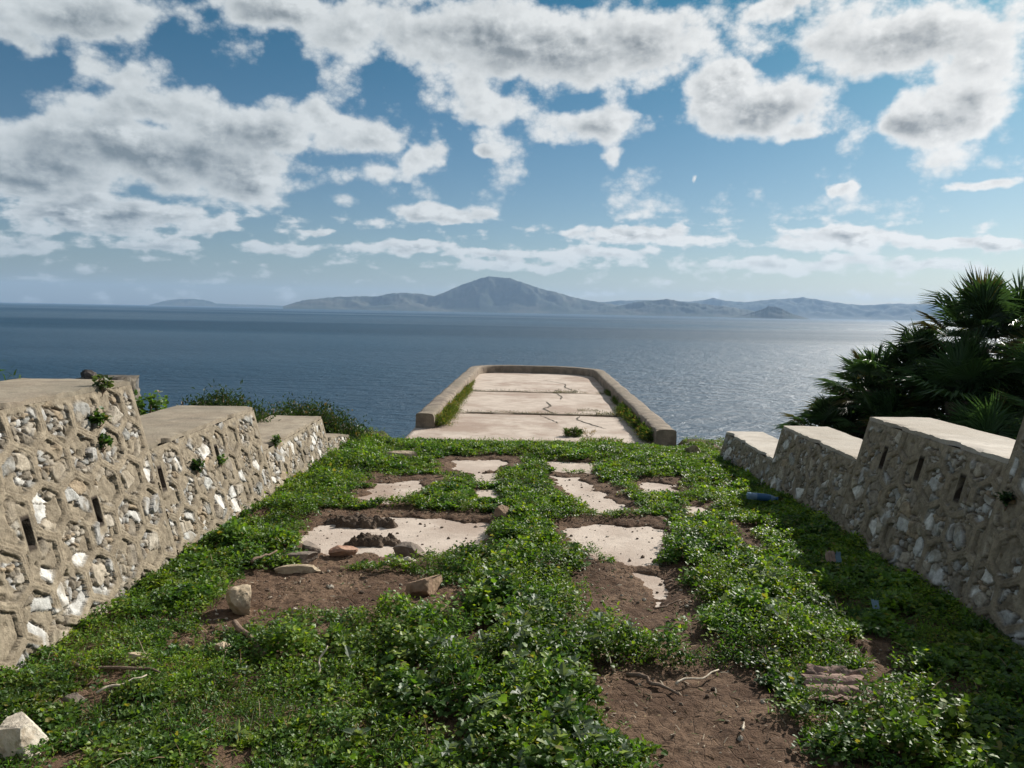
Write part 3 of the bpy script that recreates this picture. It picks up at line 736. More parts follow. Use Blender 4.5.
stick('short bleached stick in the grass below the long brown stick', (-1.70, 3.00, .03), (-1.55, 3.12, .04), .006, 'straw', 3)
stick('upright pale stalk in the weeds left of the bushy centre', (-.86, 3.22, .0), (-.83, 3.30, .13), .006, 'straw', 4)
stick('dark root bent across the near bare soil', (.52, 3.36, .0), (.74, 3.18, .0), .011, 'wood', 5, .06)
stick('pale dry twig beside the dark root', (.72, 3.25, .01), (.93, 3.38, .01), .006, 'straw', 6, .05)
stick('short white stick on the bare soil near the bottom edge', (.90, 2.86, .0), (.925, 2.93, .01), .006, 'straw', 7, .0)
stick('thin curved stalk arching out of the weeds over the near soil', (.47, 3.37, .0), (.40, 3.50, .14), .0035, 'straw', 8, .05)
stick('dark twig in the weeds above the left soil patch', (-1.66, 4.72, .06), (-1.60, 4.98, .05), .010, 'wood', 9, .04)
stick('thin dead twig across the tile fragment', (1.40, 3.36, .06), (1.50, 3.22, .06), .006, 'wood', 10, .03)
stick('crooked twig on the soil in front of the small slab', (.80, 4.22, .0), (.98, 4.30, .01), .006, 'wood', 11, .05)

def roof_tile():
    nx, ny = 40, 36; r = np.random.default_rng(3)
    u, v = np.meshgrid(np.linspace(-.14, .14, nx), np.linspace(-.105, .105, ny), indexing='ij'); u = u.ravel(); v = v.ravel()
    e = 1 + .55 * fbm(np.cos(np.arctan2(v, u)) * 2.1, np.sin(np.arctan2(v, u)) * 2.1, 4, 18)
    X = u * e; Y = v * e
    Z = .015 * np.abs(np.sin(v / .21 * 3 * math.pi)) ** .7 + .003 * fbm(u * 20, v * 20, 3, 9) - .01 * sst(.1, .2, np.abs(u - .05))
    top = np.stack([X, Y, Z + .012], 1); bot = np.stack([X, Y, Z], 1); n0 = nx * ny; idx = np.arange(n0).reshape(nx, ny)
    q = [gridq(nx, ny), gridq(nx, ny, n0, True)]
    for line in (idx[0], idx[-1], idx[:, 0], idx[:, -1]): q.append(np.stack([line[:-1], line[1:], line[1:] + n0, line[:-1] + n0], 1))
    me = quads('roof_tile', np.concatenate([top, bot]), np.concatenate(q), M['tile']); me.set_sharp_from_angle(angle=R(45)); return me
o = link('roof_tile', roof_tile(), None, (1.42, 3.22, gz1(1.42, 3.22) + .055), -.08); o.rotation_euler[0] = .22
tag(o, 'broken ribbed reddish clay tile lying in the weeds at the lower right', 'tile')

def plastic(name, c, tr=.5, rough=.25):
    m, t, b = mat_new(name); b.inputs['Base Color'].default_value = c4(c); b.inputs['Roughness'].default_value = rough
    b.inputs['Transmission Weight'].default_value = tr; b.inputs['IOR'].default_value = 1.3
    P = t.new('ShaderNodeTexCoord').outputs['Object']; bn = t.new('ShaderNodeBump'); bn.inputs['Strength'].default_value = .3; bn.inputs['Distance'].default_value = .004
    t.l.new(t.noise(P, 40, 3), bn.inputs['Height']); t.l.new(bn.outputs[0], b.inputs['Normal'])
    return m
M['pet'] = plastic('pale_blue_plastic', (.20, .30, .42), .25); M['blue'] = plastic('blue_plastic', (.03, .09, .19), 0, .4); M['white_pl'] = plastic('white_plastic', (.7, .7, .68), 0, .4)
def lathe(name, prof, mat, K=20):
    V = []; 
    for z, r in prof:
        for k in range(K): a = 2 * math.pi * k / K; V.append((z, r * math.cos(a), r * math.sin(a)))
    n = len(prof); Q = [(i * K + k, i * K + (k + 1) % K, (i + 1) * K + (k + 1) % K, (i + 1) * K + k) for i in range(n - 1) for k in range(K)]
    return quads(name, np.array(V), Q, mat)
bt = tag(empty('plastic_bottle', (2.24, 6.90, gz1(2.24, 6.9) + .085)), 'crushed blue plastic bottle lying in the shaded weeds by the right wall', 'bottle')
bt.rotation_euler = (0, .04, -.18)
def at_parent(o, p): o.parent = p; return o
at_parent(link('body', lathe('body', [(-.135, .001), (-.135, .026), (-.128, .032), (-.10, .033), (-.095, .031), (-.06, .033), (-.02, .032), (.03, .033), (.075, .030), (.105, .018), (.118, .012), (.125, .012), (.125, .001)], M['pet'])), bt)
at_parent(link('label', lathe('label', [(-.045, .0338), (-.02, .0345), (.02, .0342), (.075, .0308)], M['blue'])), bt)
at_parent(link('cap', lathe('cap', [(.119, .001), (.119, .0150), (.140, .0148), (.142, .013), (.142, .001)], M['blue'])), bt)
def crumple(name, w, d, seed, mat, fold=.03):
    nx, ny = 18, 14; u, v = np.meshgrid(np.linspace(-w, w, nx), np.linspace(-d, d, ny), indexing='ij'); u = u.ravel(); v = v.ravel()
    z = fold * (np.abs(np.mod(u / w * 1.5 + .4 * v / d, 1) - .5) + .6 * fbm(u * 25, v * 25, 3, seed)) + .02 * (v / d)
    top = np.stack([u, v, z + .0015], 1); bot = np.stack([u, v, z], 1); n0 = len(u); idx = np.arange(n0).reshape(nx, ny)
    q = [gridq(nx, ny), gridq(nx, ny, n0, True)]
    for line in (idx[0], idx[-1], idx[:, 0], idx[:, -1]): q.append(np.stack([line[:-1], line[1:], line[1:] + n0, line[:-1] + n0], 1))
    return quads(name, np.concatenate([top, bot]), np.concatenate(q), mat, None, False)
M['peach'] = plastic('peach_film', (.30, .21, .165), 0, .6); M['paleblue'] = plastic('pale_blue_film', (.16, .24, .29), 0, .5)
w = tag(empty('wrapper', (2.06, 4.92, gz1(2.06, 4.92) + .13)), 'crumpled peach and pale blue wrapper in the shaded weeds', 'wrapper'); w.rotation_euler = (.5, .2, .2)
at_parent(link('film', crumple('film', .036, .028, 4, M['peach'])), w); o = at_parent(link('film', crumple('film', .018, .028, 6, M['paleblue']), None, (.056, .0, .003)), w)
o['label'] = 'pale blue end of the wrapper'
o = link('wrapper', crumple('wrapper', .02, .015, 9, M['paleblue'], .015), None, (1.98, 4.1, gz1(1.98, 4.1) + .10)); tag(o, 'small pale scrap of film in the shade nearer than the peach wrapper', 'wrapper')

# ------------------------------------------------------------------ ruined pillar beyond the left wall
def pillar():
    nz, na = 60, 72; Z, A = np.meshgrid(np.linspace(0, 1.28, nz), np.linspace(0, 2 * np.pi, na, endpoint=False), indexing='ij')
    r0 = .25 / np.maximum(np.abs(np.cos(A)), np.abs(np.sin(A))) ** .85
    f1, f2, ix, iy = voro(A * 3.5, Z * 7, 55)
    k = _hash(ix, iy, 57); m = sst(.03, .15, f2 - f1)
    r = r0 + m * .035 * k - .02 * (1 - m) + .012 * fbm(A * 5, Z * 6, 4, 58)
    zt = Z - (Z > 1.1) * .10 * np.abs(fbm(A * 1.3, A * 0, 3, 59))
    V = np.stack([r * np.cos(A), r * np.sin(A), zt], 2).reshape(-1, 3)
    c = STONE[np.clip((k * 8).astype(int), 0, 7)] * .42 * m[..., None] + np.array((.06, .05, .04)) * (1 - m[..., None])
    i, j = np.meshgrid(np.arange(nz - 1), np.arange(na), indexing='ij'); a = (i * na + j).ravel(); b = (i * na + (j + 1) % na).ravel()
    loops = np.stack([a, b, b + na, a + na], 1).ravel(); starts = list(np.arange(len(a)) * 4); starts.append(len(loops)); loops = np.concatenate([loops, (nz - 1) * na + np.arange(na)])
    return mesh_np('ruined_pillar', V, loops, np.array(starts), M['masonry'], c.reshape(-1, 3))
pz = float(outer_z(np.array([-4.85]), np.array([9.]))[0])
o = link('ruined_pillar', pillar(), None, (-4.83, 9, .72 - 1.26)); 
tag(o, 'dark ruined stone pillar standing behind the left wall', 'pillar')
M['basalt'] = mat_mottle('dark_stone', (.045, .038, .036), (.085, .07, .062), 10, .9, .6, 40)
o = link('boulder', rock_mesh('boulder', (.15, .14, .15), 81, M['basalt'], 5, 4, .2), None, (-5.02, 8.95, .69)); tag(o, 'dark boulder resting on the ruined pillar behind the left wall', 'boulder')

# ------------------------------------------------------------------ shrubs and small plants
def shrub(name, label, cat, x, y, z, rad, n, seed, size, green, upright=.6, stem=True, group=None, mat='leaf', flowers=0, T=T_OVAL, thin=.5):
    r = np.random.default_rng(seed)
    t = tag(empty(name, (x, y, z)), label, cat, group)
    ns = max(6, n // 130)
    sa = r.uniform(0, 6.28, ns); sr = np.sqrt(r.random(ns)); sh = r.uniform(.75, 1.1, ns)
    which = r.integers(0, ns, n); f = r.uniform(.15, 1.05, n) ** .7
    cx = np.cos(sa) * sr * rad[0]; cy = np.sin(sa) * sr * rad[1]; ch = rad[2] * sh * (1 - .55 * sr ** 2)
    sp = .13 * max(rad[0], .12)
    P = np.stack([cx[which] * (.35 + .65 * f) + r.normal(0, sp, n), cy[which] * (.35 + .65 * f) + r.normal(0, sp, n), ch[which] * f + r.normal(0, sp * .5, n)], 1)
    P[:, 2] = np.maximum(P[:, 2], .0)
    c = np.array(green) * r.uniform(.65, 1.4, (n, 1)); 
    br = r.random(n) < .05; c[br] = np.array((.16, .11, .06))
    L = size * r.uniform(.6, 1.35, n)
    if flowers:
        k = r.choice(n, flowers, replace=False); c[k] = (.72, .71, .64); P[k, 2] += size * .8; L[k] = .035
    fm = leaf_mesh('foliage', P, r.uniform(0, 6.28, n), r.normal(upright, .45, n), L, L * thin * r.uniform(.7, 1.3, n), r.normal(0, .5, n), c, T, M[mat])
    at_parent(link('foliage', fm), t)
    if stem:
        V = []; Q = []; off = 0
        parts = []
        for i in range(ns):
            pts = [(cx[i] * .35 * a + cx[i] * .65 * a * a, cy[i] * .35 * a + cy[i] * .65 * a * a, ch[i] * a - .04) for a in (0, .35, .7, .98)]
            parts.append(tube('s', pts, [.010 * max(rad[2], .2) * 2 * (1 - .7 * a) + .0012 for a in (0, .35, .7, .98)], None, 5))
        vs = []; lp = []; stt = []; off = 0; lo = 0
        for p in parts:
            v = np.zeros(len(p.vertices) * 3, np.float32); p.vertices.foreach_get('co', v); l = np.zeros(len(p.loops), np.int32); p.loops.foreach_get('vertex_index', l); s_ = np.zeros(len(p.polygons), np.int32); p.polygons.foreach_get('loop_start', s_)
            vs.append(v.reshape(-1, 3)); lp.append(l + off); stt.append(s_ + lo); off += len(v) // 3; lo += len(l); bpy.data.meshes.remove(p)
        at_parent(link('stems', mesh_np('stems', np.concatenate(vs), np.concatenate(lp), np.concatenate(stt), M['wood'])), t)
    return t
def oz(x, y): return float(outer_z(np.array([x], float), np.array([y], float))[0])
DG = (.026, .048, .016)
shrub('shrub', 'rounded dark shrub just beyond the second step of the left wall', 'shrub', -3.35, 8.6, oz(-3.35, 8.6) - .02, (.66, .55, .58 - oz(-3.35, 8.6)), 36000, 301, .05, DG, .8, group='dark shrubs beyond the left wall')
shrub('shrub', 'low dark shrub at the cliff edge beyond the end of the left wall', 'shrub', -2.85, 10.3, -.62, (.80, .6, .86), 40000, 302, .05, DG, .8, group='dark shrubs beyond the left wall')
shrub('shrub', 'small dark shrub between the two rounded shrubs behind the left wall', 'shrub', -3.15, 9.6, -.7, (.6, .4, 1.0), 24000, 303, .045, (.03, .055, .018), .8, group='dark shrubs beyond the left wall')
shrub('flowering_plant', 'bright leafy plant with small white flowers behind the second step of the left wall', 'plant', -3.50, 7.15, oz(-3.5, 7.15) - .02, (.40, .45, .68 - oz(-3.5, 7.15)), 6500, 304, .05, (.085, .15, .03), .2, T=T_LOBE, thin=.9, flowers=40)
shrub('leafy_plant', 'dark leafy plant over the top of the left wall at the picture edge', 'plant', -3.34, 4.75, oz(-3.34, 4.7), (.22, .25, 1.22 - oz(-3.34, 4.7)), 2600, 305, .06, (.035, .075, .018), .5, T=T_BLADE, thin=.25)
def wall_face_x(side, xb, y, z): return side * (xb + BAT * (z + S * y))
def wplant(label, side, y, z, r, n, seed, g, size=.03):
    xb = 2.2 if side < 0 else 2.55
    shrub('wall_plant', label, 'plant', wall_face_x(side, xb, y, z) - side * .02, y, z - r * .6, (r * .6, r, r * 1.6), n, seed, size, g, .1, group='small plants rooted in the walls', T=T_LOBE, thin=.9)
wplant('green plant in a crack high on the first step of the left wall', -1, 4.42, .93, .06, 160, 401, (.05, .10, .02))
wplant('small trailing plant below the first one on the left wall', -1, 4.40, .80, .035, 90, 402, (.04, .085, .02))
wplant('dark upright plant on the face of the second step of the left wall', -1, 5.47, .44, .065, 170, 403, (.028, .06, .018))
wplant('little weed in the slot hole of the left wall', -1, 5.92, .38, .03, 50, 404, (.07, .13, .03))
wplant('green tuft on the broken top of the left wall step', -1, 7.25, .31, .06, 120, 405, (.06, .11, .025))
wplant('dark weed on the third step of the shaded right wall', 1, 4.2, .62, .05, 120, 406, (.03, .06, .02))
wplant('thin weed on the top edge of the left wall beside the step', -1, 4.55, 1.12, .06, 100, 407, (.06, .09, .03))
# platform tufts
shrub('tuft', 'dark green tuft growing from the platform floor', 'plant', .83, 11.5, PZ0 - .03, (.17, .14, .15), 1300, 501, .035, (.05, .09, .02), .7)
shrub('dry_weed', 'thin dry weed beside the green tuft on the platform', 'plant', 1.08, 11.5, PZ0, (.14, .08, .12), 140, 502, .04, (.16, .11, .06), .9, T=T_BLADE, thin=.12)
def strip(name, label, spots, seed, tone, n):
    r = np.random.default_rng(seed); X = []; Y = []; Zz = []; Hh = []
    for (u0, v0, u1, v1, wd, h, dens) in spots:
        k = int(n * dens); f = r.random(k); e = r.normal(0, wd, k)
        u = u0 + (u1 - u0) * f + (np.abs(e) * (1 if u0 < 0 else -1) if abs(u1 - u0) < .3 else 0); v = v0 + (v1 - v0) * f + (e if abs(u1 - u0) >= .3 else 0)
        k2 = fbm(v * 1.3 + u * .9, u * .5, 3, seed) > -.28
        p = np.array(plat(u[k2], v[k2], 0 * u[k2])); X.append(p[0]); Y.append(p[1]); Hh.append(h * r.uniform(.3, 1.2, k2.sum()) * np.exp(-np.abs(e[k2]) / (wd * 2.5)))
    X = np.concatenate(X); Y = np.concatenate(Y); Hh = np.concatenate(Hh); N = len(X)
    P = np.stack([X, Y, PZ0 + .01 + Hh * r.uniform(.0, .9, N)], 1)
    c = np.array(tone) * r.uniform(.6, 1.5, (N, 1)); dr = r.random(N) < .2; c[dr] = np.array((.20, .16, .07)) * r.uniform(.6, 1.2, (dr.sum(), 1))
    L = np.clip(Hh * r.uniform(.4, .8, N), .015, .09)
    o = link(name, leaf_mesh(name, P, r.uniform(0, 6.28, N), r.normal(.7, .45, N), L, L * .28, r.normal(0, .4, N), c, T_OVAL, M['leaf']))
    tag(o, label, None, None, 'stuff')
strip('weeds', 'dry green weeds along the foot of the left parapet', [(UL + .02, 1.6, UL + .02, 3.6, .10, .16, 1.), (UL + .02, 3.4, UL + .02, 7.4, .08, .13, 1.2), (UL + .02, 7.2, UL + .02, 9.2, .04, .10, .3)], 601, (.075, .105, .028), 4200)
strip('weeds', 'green weeds along the foot of the right parapet', [(UR - .02, .6, UR - .02, 2.2, .07, .16, .8), (UR - .02, 2.4, UR - .02, 4.3, .08, .15, .8), (UR - .02, 5.0, UR - .02, 7.5, .04, .10, .4)], 602, (.055, .10, .022), 4000)
strip('weeds', 'green weeds creeping over the near edge of the platform', [(UL - .35, .25, UR, .25, .12, .06, .35), (UL + .6, .25, .4, .2, .13, .07, .25), (.6, .45, 1.2, .4, .12, .08, .25)], 604, (.07, .14, .02), 7000)
strip('weeds', 'thin line of weeds in the platform joints', [(UL, 3.45, UR, 3.45, .022, .05, 1.1), (UL, 7.15, UR, 7.15, .025, .055, 1.), (UR - .6, 3.45, UR, 3.4, .03, .08, .3), (.4, 7.1, .95, 7.2, .08, .08, .25), (.75, 4.0, 1.15, 4.0, .06, .05, .2)], 603, (.035, .05, .018), 2000)

# ------------------------------------------------------------------ fan palms
def frond_arrays(r, base, az, pitch, pet, rad, nseg, spread, dead):
    """one fan frond: petiole and a folded fan of narrow blades"""
    d = np.array([math.cos(az) * math.cos(pitch), math.sin(az) * math.cos(pitch), math.sin(pitch)]); sd = np.array([-math.sin(az), math.cos(az), 0]); n = np.cross(d, sd)
    V = []; F = []
    hub = base + d * pet; w = .007
    V += [base + sd * w, base - sd * w, hub - sd * w * .7, hub + sd * w * .7, base - n * w, hub - n * w]; F += [(0, 1, 2, 3), (1, 4, 5, 2), (4, 0, 3, 5)]
    droop = r.uniform(.10, .45) + (.35 if dead else 0)
    for i in range(nseg):
        a = (i / (nseg - 1) - .5) * spread
        L = rad * (1 - .28 * abs(a) / (spread / 2)) * r.uniform(.88, 1.08)
        q = d * math.cos(a) + sd * math.sin(a) + n * r.uniform(.02, .16)
        q /= np.linalg.norm(q); tn = np.cross(n, q); tn /= np.linalg.norm(tn)
        b = len(V); ww = rad * spread / nseg * .28
        mid = hub + q * L * .55; tip = hub + q * L + n * (-droop * L * .35) + np.array([-.12 * L, -.05 * L, -droop * L * .5]) + r.normal(0, .02, 3)
        V += [hub, mid + tn * ww + n * .008, mid - n * .006, mid - tn * ww + n * .008, tip]
        F += [(b, b + 2, b + 1), (b, b + 3, b + 2), (b + 1, b + 2, b + 4), (b + 2, b + 3, b + 4)]
    return V, F
def to_mesh(name, V, F, mat, C):
    loops = np.array([i for f in F for i in f]); starts = np.cumsum([0] + [len(f) for f in F])[:-1]
    return mesh_np(name, np.array(V), loops, starts, mat, np.array(C), False)
def palm(label, x, y, zc, s, n, seed, lean=(0, 0)):
    r = np.random.default_rng(seed); zb = oz(x, y) - .05
    t = tag(empty('fan_palm', (x, y, zb)), label, 'palm tree', 'dwarf fan palms beyond the right wall')
    top = np.array([lean[0], lean[1], zc - zb])
    h = top[2]
    pts = [(top[0] * f * f, top[1] * f * f, h * f) for f in np.linspace(0, 1, 8)]
    tm = tube('trunk', pts, [.085 * s + .02 + .012 * (i % 2) for i in range(8)], M['bark'], 10)
    at_parent(link('trunk', tm), t)
    V = []; F = []; C = []; VD = []; FD = []; CD = []
    for i in range(n):
        f = i / n
        pitch = 1.40 - 2.15 * f + r.normal(0, .22); az = i * 2.39996 + r.normal(0, .35)
        v, fc = frond_arrays(r, top + np.array([0, 0, -.10 * s * f]), az, pitch, r.uniform(.26, .42) * s, r.uniform(.27, .46) * s, 28, R(r.uniform(120, 230)), False)
        b = len(V); V += v; F += [tuple(q + b for q in g) for g in fc]
        c = np.array((.042, .078, .028)) * r.uniform(.6, 1.6)
        if r.random() < .12: c = np.array((.10, .085, .035))
        C += [c * (.7 if k < 6 else r.uniform(.85, 1.15)) for k in range(len(v))]
    for i in range(max(4, n // 4)):
        az = r.uniform(0, 6.28)
        v, fc = frond_arrays(r, top + np.array([0, 0, -.18 * s - r.random() * .25 * s]), az, r.uniform(-1.2, -.5), r.uniform(.15, .3) * s, r.uniform(.22, .32) * s, 14, R(r.uniform(70, 130)), True)
        b = len(VD); VD += v; FD += [tuple(q + b for q in g) for g in fc]; c = np.array((.13, .095, .06)) * r.uniform(.6, 1.3); CD += [c] * len(v)
    at_parent(link('crown', to_mesh('crown', V, F, M['palm_leaf'], C)), t)
    at_parent(link('dead_fronds', to_mesh('dead_fronds', VD, FD, M['dry'], CD)), t)
M['bark'] = mat_mottle('palm_bark', (.06, .045, .035), (.12, .09, .065), 25, .95, .9, 60)
PALMS = [('tallest fan palm with fronds rising above the horizon', 4.76, 8.0, 1.32, 1.10, 52, (-.05, 0)),
         ('fan palm at the right picture edge behind the tallest one', 5.45, 8.5, 1.30, 1.15, 50, (0, 0)),
         ('windswept fan palm left of the tallest one with the sea behind', 3.78, 8.1, .84, .76, 42, (-.1, 0)),
         ('smallest low fan palm at the far left of the palm clump', 3.38, 8.3, .34, .66, 32, (-.1, 0)),
         ('bushy fan palm in front of the tallest trunk', 4.30, 7.5, .80, 1.0, 42, (-.05, -.05)),
         ('fan palm just behind the pale top of the second wall step', 4.05, 6.6, .35, .85, 36, (-.1, 0)),
         ('dense fan palm filling the clump near the right edge', 4.85, 7.2, .88, 1.1, 44, (0, 0)),
         ('fan palm behind the wall at the right picture edge', 4.7, 6.3, .60, 1.05, 40, (0, 0)),
         ('low fan palm between the windswept palm and the wall', 3.72, 7.6, .40, .85, 40, (-.05, 0)),
         ('fan palm with brown fronds below the tallest crown', 4.42, 8.3, .92, .95, 44, (-.15, 0)),
         ('low spreading fan palm close behind the nearest wall step', 4.3, 5.7, .30, .9, 38, (0, 0)),
         ('low dark fan palm at the foot of the palm clump', 4.25, 7.0, .30, .95, 40, (0, 0)),
         ('shadowed fan palm deep inside the clump under the tallest crown', 4.65, 8.7, .55, 1.0, 40, (0, 0)),
         ('shadowed fan palm behind the windswept palm', 4.05, 8.7, .55, .9, 40, (0, 0)),
         ('half hidden fan palm at the back of the clump by the picture edge', 5.3, 7.9, .55, 1.1, 42, (0, 0)),
         ('half hidden low fan palm beside the smallest one', 3.66, 8.6, .22, .8, 38, (0, 0))]
for i, (lb, x, y, zc, s, n, ln) in enumerate(PALMS): palm(lb, x * 1.4, y * 1.4, 1.6 + (zc - 1.6) * 1.4, s * 1.4, n, 700 + i, ln)
# scrub on the slope behind both walls
def scrub():
    r = np.random.default_rng(66); n = 42000
    x = np.where(r.random(n) < .5, r.uniform(-8, -2.95, n), r.uniform(3.3, 9, n)); y = r.uniform(1, 14.5, n)
    k = fbm(x * .8, y * .8, 3, 67) > -.35; x = x[k]; y = y[k]; N = len(x)
    h = .22 * np.clip(.6 + fbm(x * .9, y * .9, 3, 68), .1, 1.3)
    h = h + .55 * sst(4.0, 5.2, x) * sst(6, 8, y)
    P = np.stack([x, y, outer_z(x.copy(), y.copy()) + h * r.random(N) ** .6], 1)
    c = np.array((.038, .066, .02)) * r.uniform(.6, 1.5, (N, 1)); L = r.uniform(.04, .10, N)
    return leaf_mesh('scrub', P, r.uniform(0, 6.28, N), r.normal(.6, .4, N), L, L * .4, r.normal(0, .4, N), c, T_OVAL, M['leaf'])
tag(link('scrub', scrub()), 'low scrub on the slopes beyond both walls', None, None, 'stuff')

# ------------------------------------------------------------------ sea and far coast
SEA = -38.4
def sea_mat():
    m, t, b = mat_new('sea_water')
    P = coords(t)
    mp = t.new('ShaderNodeMapping'); mp.inputs['Scale'].default_value = (.6, 1., 1.); mp.inputs['Rotation'].default_value = (0, 0, R(-12)); t.l.new(P, mp.inputs['Vector'])
    q = mp.outputs[0]
    h = t.math('ADD', t.math('MULTIPLY', t.noise(q, .11, 5, .55), 1.6), t.math('MULTIPLY', t.noise(q, .5, 6, .62), .8))
    big = t.noise(q, .0016, 4, .55)
    streak = t.new('ShaderNodeMapping'); streak.inputs['Scale'].default_value = (.00022, .0012, 1); t.l.new(P, streak.inputs['Vector'])
    st = t.noise(streak.outputs[0], 1., 4, .55)
    bn = t.new('ShaderNodeBump'); bn.inputs['Distance'].default_value = 2.6; t.l.new(h, bn.inputs['Height'])
    t.l.new(t.ramp(st, .35, .65, .85, 1.), bn.inputs['Strength'])
    t.l.new(bn.outputs[0], b.inputs['Normal'])
    col = t.mix(t.ramp(big, .35, .65), (.002, .036, .075, 1), (.004, .046, .090, 1))
    t.l.new(col, b.inputs['Base Color']); t.l.new(t.ramp(st, .35, .65, .36, .64), b.inputs['Roughness'])
    b.inputs['IOR'].default_value = 1.33; b.inputs['Specular IOR Level'].default_value = .43
    return m
n = 160; rr = np.concatenate([[0], np.geomspace(20, 29000, 60)]); aa = np.linspace(0, 2 * np.pi, n, endpoint=False)
V = [(0, 0, SEA)]; loops = []; starts = []
for r_ in rr[1:]: V += [(r_ * math.cos(a), r_ * math.sin(a), SEA) for a in aa]
for k in range(n): starts.append(len(loops)); loops += [0, 1 + k, 1 + (k + 1) % n]
for i in range(len(rr) - 2):
    for k in range(n):
        a = 1 + i * n + k; b2 = 1 + i * n + (k + 1) % n; starts.append(len(loops)); loops += [a, a + n, b2 + n, b2]
tag(link('sea', mesh_np('sea', np.array(V), np.array(loops), np.array(starts), sea_mat())), kind='structure')

def hill_mat():
    m, t, b = mat_new('far_scrub_hills')
    P = coords(t); n1 = t.noise(P, .0012, 8, .65); n2 = t.noise(P, .006, 5, .6)
    col = t.mix(t.ramp(n1, .40, .62), (.022, .034, .028, 1), (.085, .082, .062, 1)); col = t.mix(t.ramp(n2, .45, .7), col, (.035, .05, .03, 1))
    t.l.new(col, b.inputs['Base Color']); b.inputs['Roughness'].default_value = .95; b.inputs['Specular IOR Level'].default_value = .1
    return m
M['hill'] = hill_mat()
def hills(D, prof, depth, seed, rough=.16):
    az = np.radians([p[0] for p in prof]); el = np.tan(np.radians([p[1] for p in prof]))
    na, nd = 420, 60
    A = np.linspace(az[0], az[-1], na); H = np.interp(A, az, el) * D + 1.6 - SEA
    H = H * (1 + .05 * fbm(A * 60, A * 0, 5, seed + 9, .6)) + 22 * fbm(A * 150, A * 0, 4, seed + 8, .6) * sst(20, 120, H)
    H = np.maximum(H, 0)
    ker = np.exp(-np.linspace(-2, 2, 5) ** 2); ker /= ker.sum(); H = np.convolve(np.pad(H, 2, mode='edge'), ker, 'valid')
    f = np.linspace(0, 1, nd)
    Ag, Fg = np.meshgrid(A, f, indexing='ij')
    rad = D + depth * (Fg - .38) * 1.0
    X = rad * np.sin(Ag); Y = rad * np.cos(Ag)
    prof2 = np.where(Fg < .38, sst(0, .38, Fg) ** .9, sst(1, .38, Fg))
    ridg = np.abs(fbm(X / 900, Y / 900, 5, seed)); crest = np.exp(-((Fg - .38) / .055) ** 2)
    Z = H[:, None] * prof2 * (1 - (1.15 * ridg + rough * fbm(X / 300, Y / 300, 4, seed + 5)) * (1 - crest)) * (1 + .035 * fbm(X / 260, Y / 260, 4, seed + 3))
    V = np.stack([X.ravel(), Y.ravel(), SEA - 2 + Z.ravel() * (1 + 2 / np.maximum(H, 60).max())], 1)
    tag(link('hills', quads('hills', V, gridq(na, nd), M['hill'])), kind='structure')
hills(15500, [(-17.04, 0.038), (-15.6, 0.493), (-13.3, 0.787), (-10.38, 0.896), (-9.09, 1.179), (-7.42, 1.128), (-6.25, 0.985), (-5.48, 1.316), (-3.84, 2.059), (-3.1, 2.33), (-2.33, 2.492), (-1.5, 2.50), (-0.82, 2.413), (0.41, 2.034), (1.63, 1.653), (2.96, 1.384), (4.52, 0.972), (5.99, 0.742), (7.74, 0.518), (9.56, 0.187), (10.65, -0.118)], 3200, 31)
hills(14200, [(4.85, -0.20), (6.3, 0.272), (7.52, 0.587), (8.96, 0.902), (10.74, 1.076), (11.89, 0.878), (13.36, 0.759), (15.17, 0.576), (16.88, 0.323), (18.23, 0.138), (19.89, -0.1)], 2200, 37)
hills(20500, [(4.45, 0.824), (6.03, 0.779), (7.51, 0.929), (8.96, 0.975), (10.75, 1.004), (12.38, 0.922), (13.35, 1.045), (14.04, 1.211), (14.78, 1.016), (16.18, 0.945), (17.56, 1.106), (18.84, 1.227), (19.98, 1.344), (21.57, 1.09), (22.83, 0.903), (24.13, 0.854), (25.34, 0.971), (27.05, 0.96), (28.49, 0.946), (30.6, 0.877), (33.77, 0.552), (40, .3)], 4200, 41)
hills(12500, [(15.3, -0.17), (16.2, 0.06), (17.08, 0.36), (17.54, 0.58), (17.8, 0.70), (18.1, 0.66), (18.47, 0.60), (18.88, 0.42), (19.3, .2), (20.6, -0.17)], 900, 47)
hills(24000, [(-25.7, -0.06), (-25.2, .08), (-24.7, 0.253), (-23.77, 0.376), (-22.82, 0.398), (-22.0, 0.315), (-21.42, 0.121), (-19.92, 0.098), (-18.46, 0.093), (-16.0, 0.04)], 2000, 53)

# air between here and the far coast
def haze():
    m = bpy.data.materials.new('haze_air'); m.use_nodes = True; t = NT(m.node_tree); t.n.remove(t.n['Principled BSDF'])
    v = t.new('ShaderNodeVolumePrincipled'); v.inputs['Color'].default_value = (.44, .66, .98, 1); v.inputs['Density'].default_value = HAZE
    v.inputs['Anisotropy'].default_value = .15
    t.l.new(v.outputs[0], t.n['Material Output'].inputs['Volume'])
    Rr = 31000; z0 = SEA - 8; z1 = 760
    V = [(x, y, z) for z in (z0, z1) for x, y in ((-Rr, -Rr), (Rr, -Rr), (Rr, Rr), (-Rr, Rr))]
    Q = [(3, 2, 1, 0), (4, 5, 6, 7), (0, 1, 5, 4), (1, 2, 6, 5), (2, 3, 7, 6), (3, 0, 4, 7)]
    return quads('haze', np.array(V, float), Q, m, None, False)
HAZE = 3.1e-5
tag(link('haze', haze()), 'thin sea haze over the strait', None, None, 'stuff')

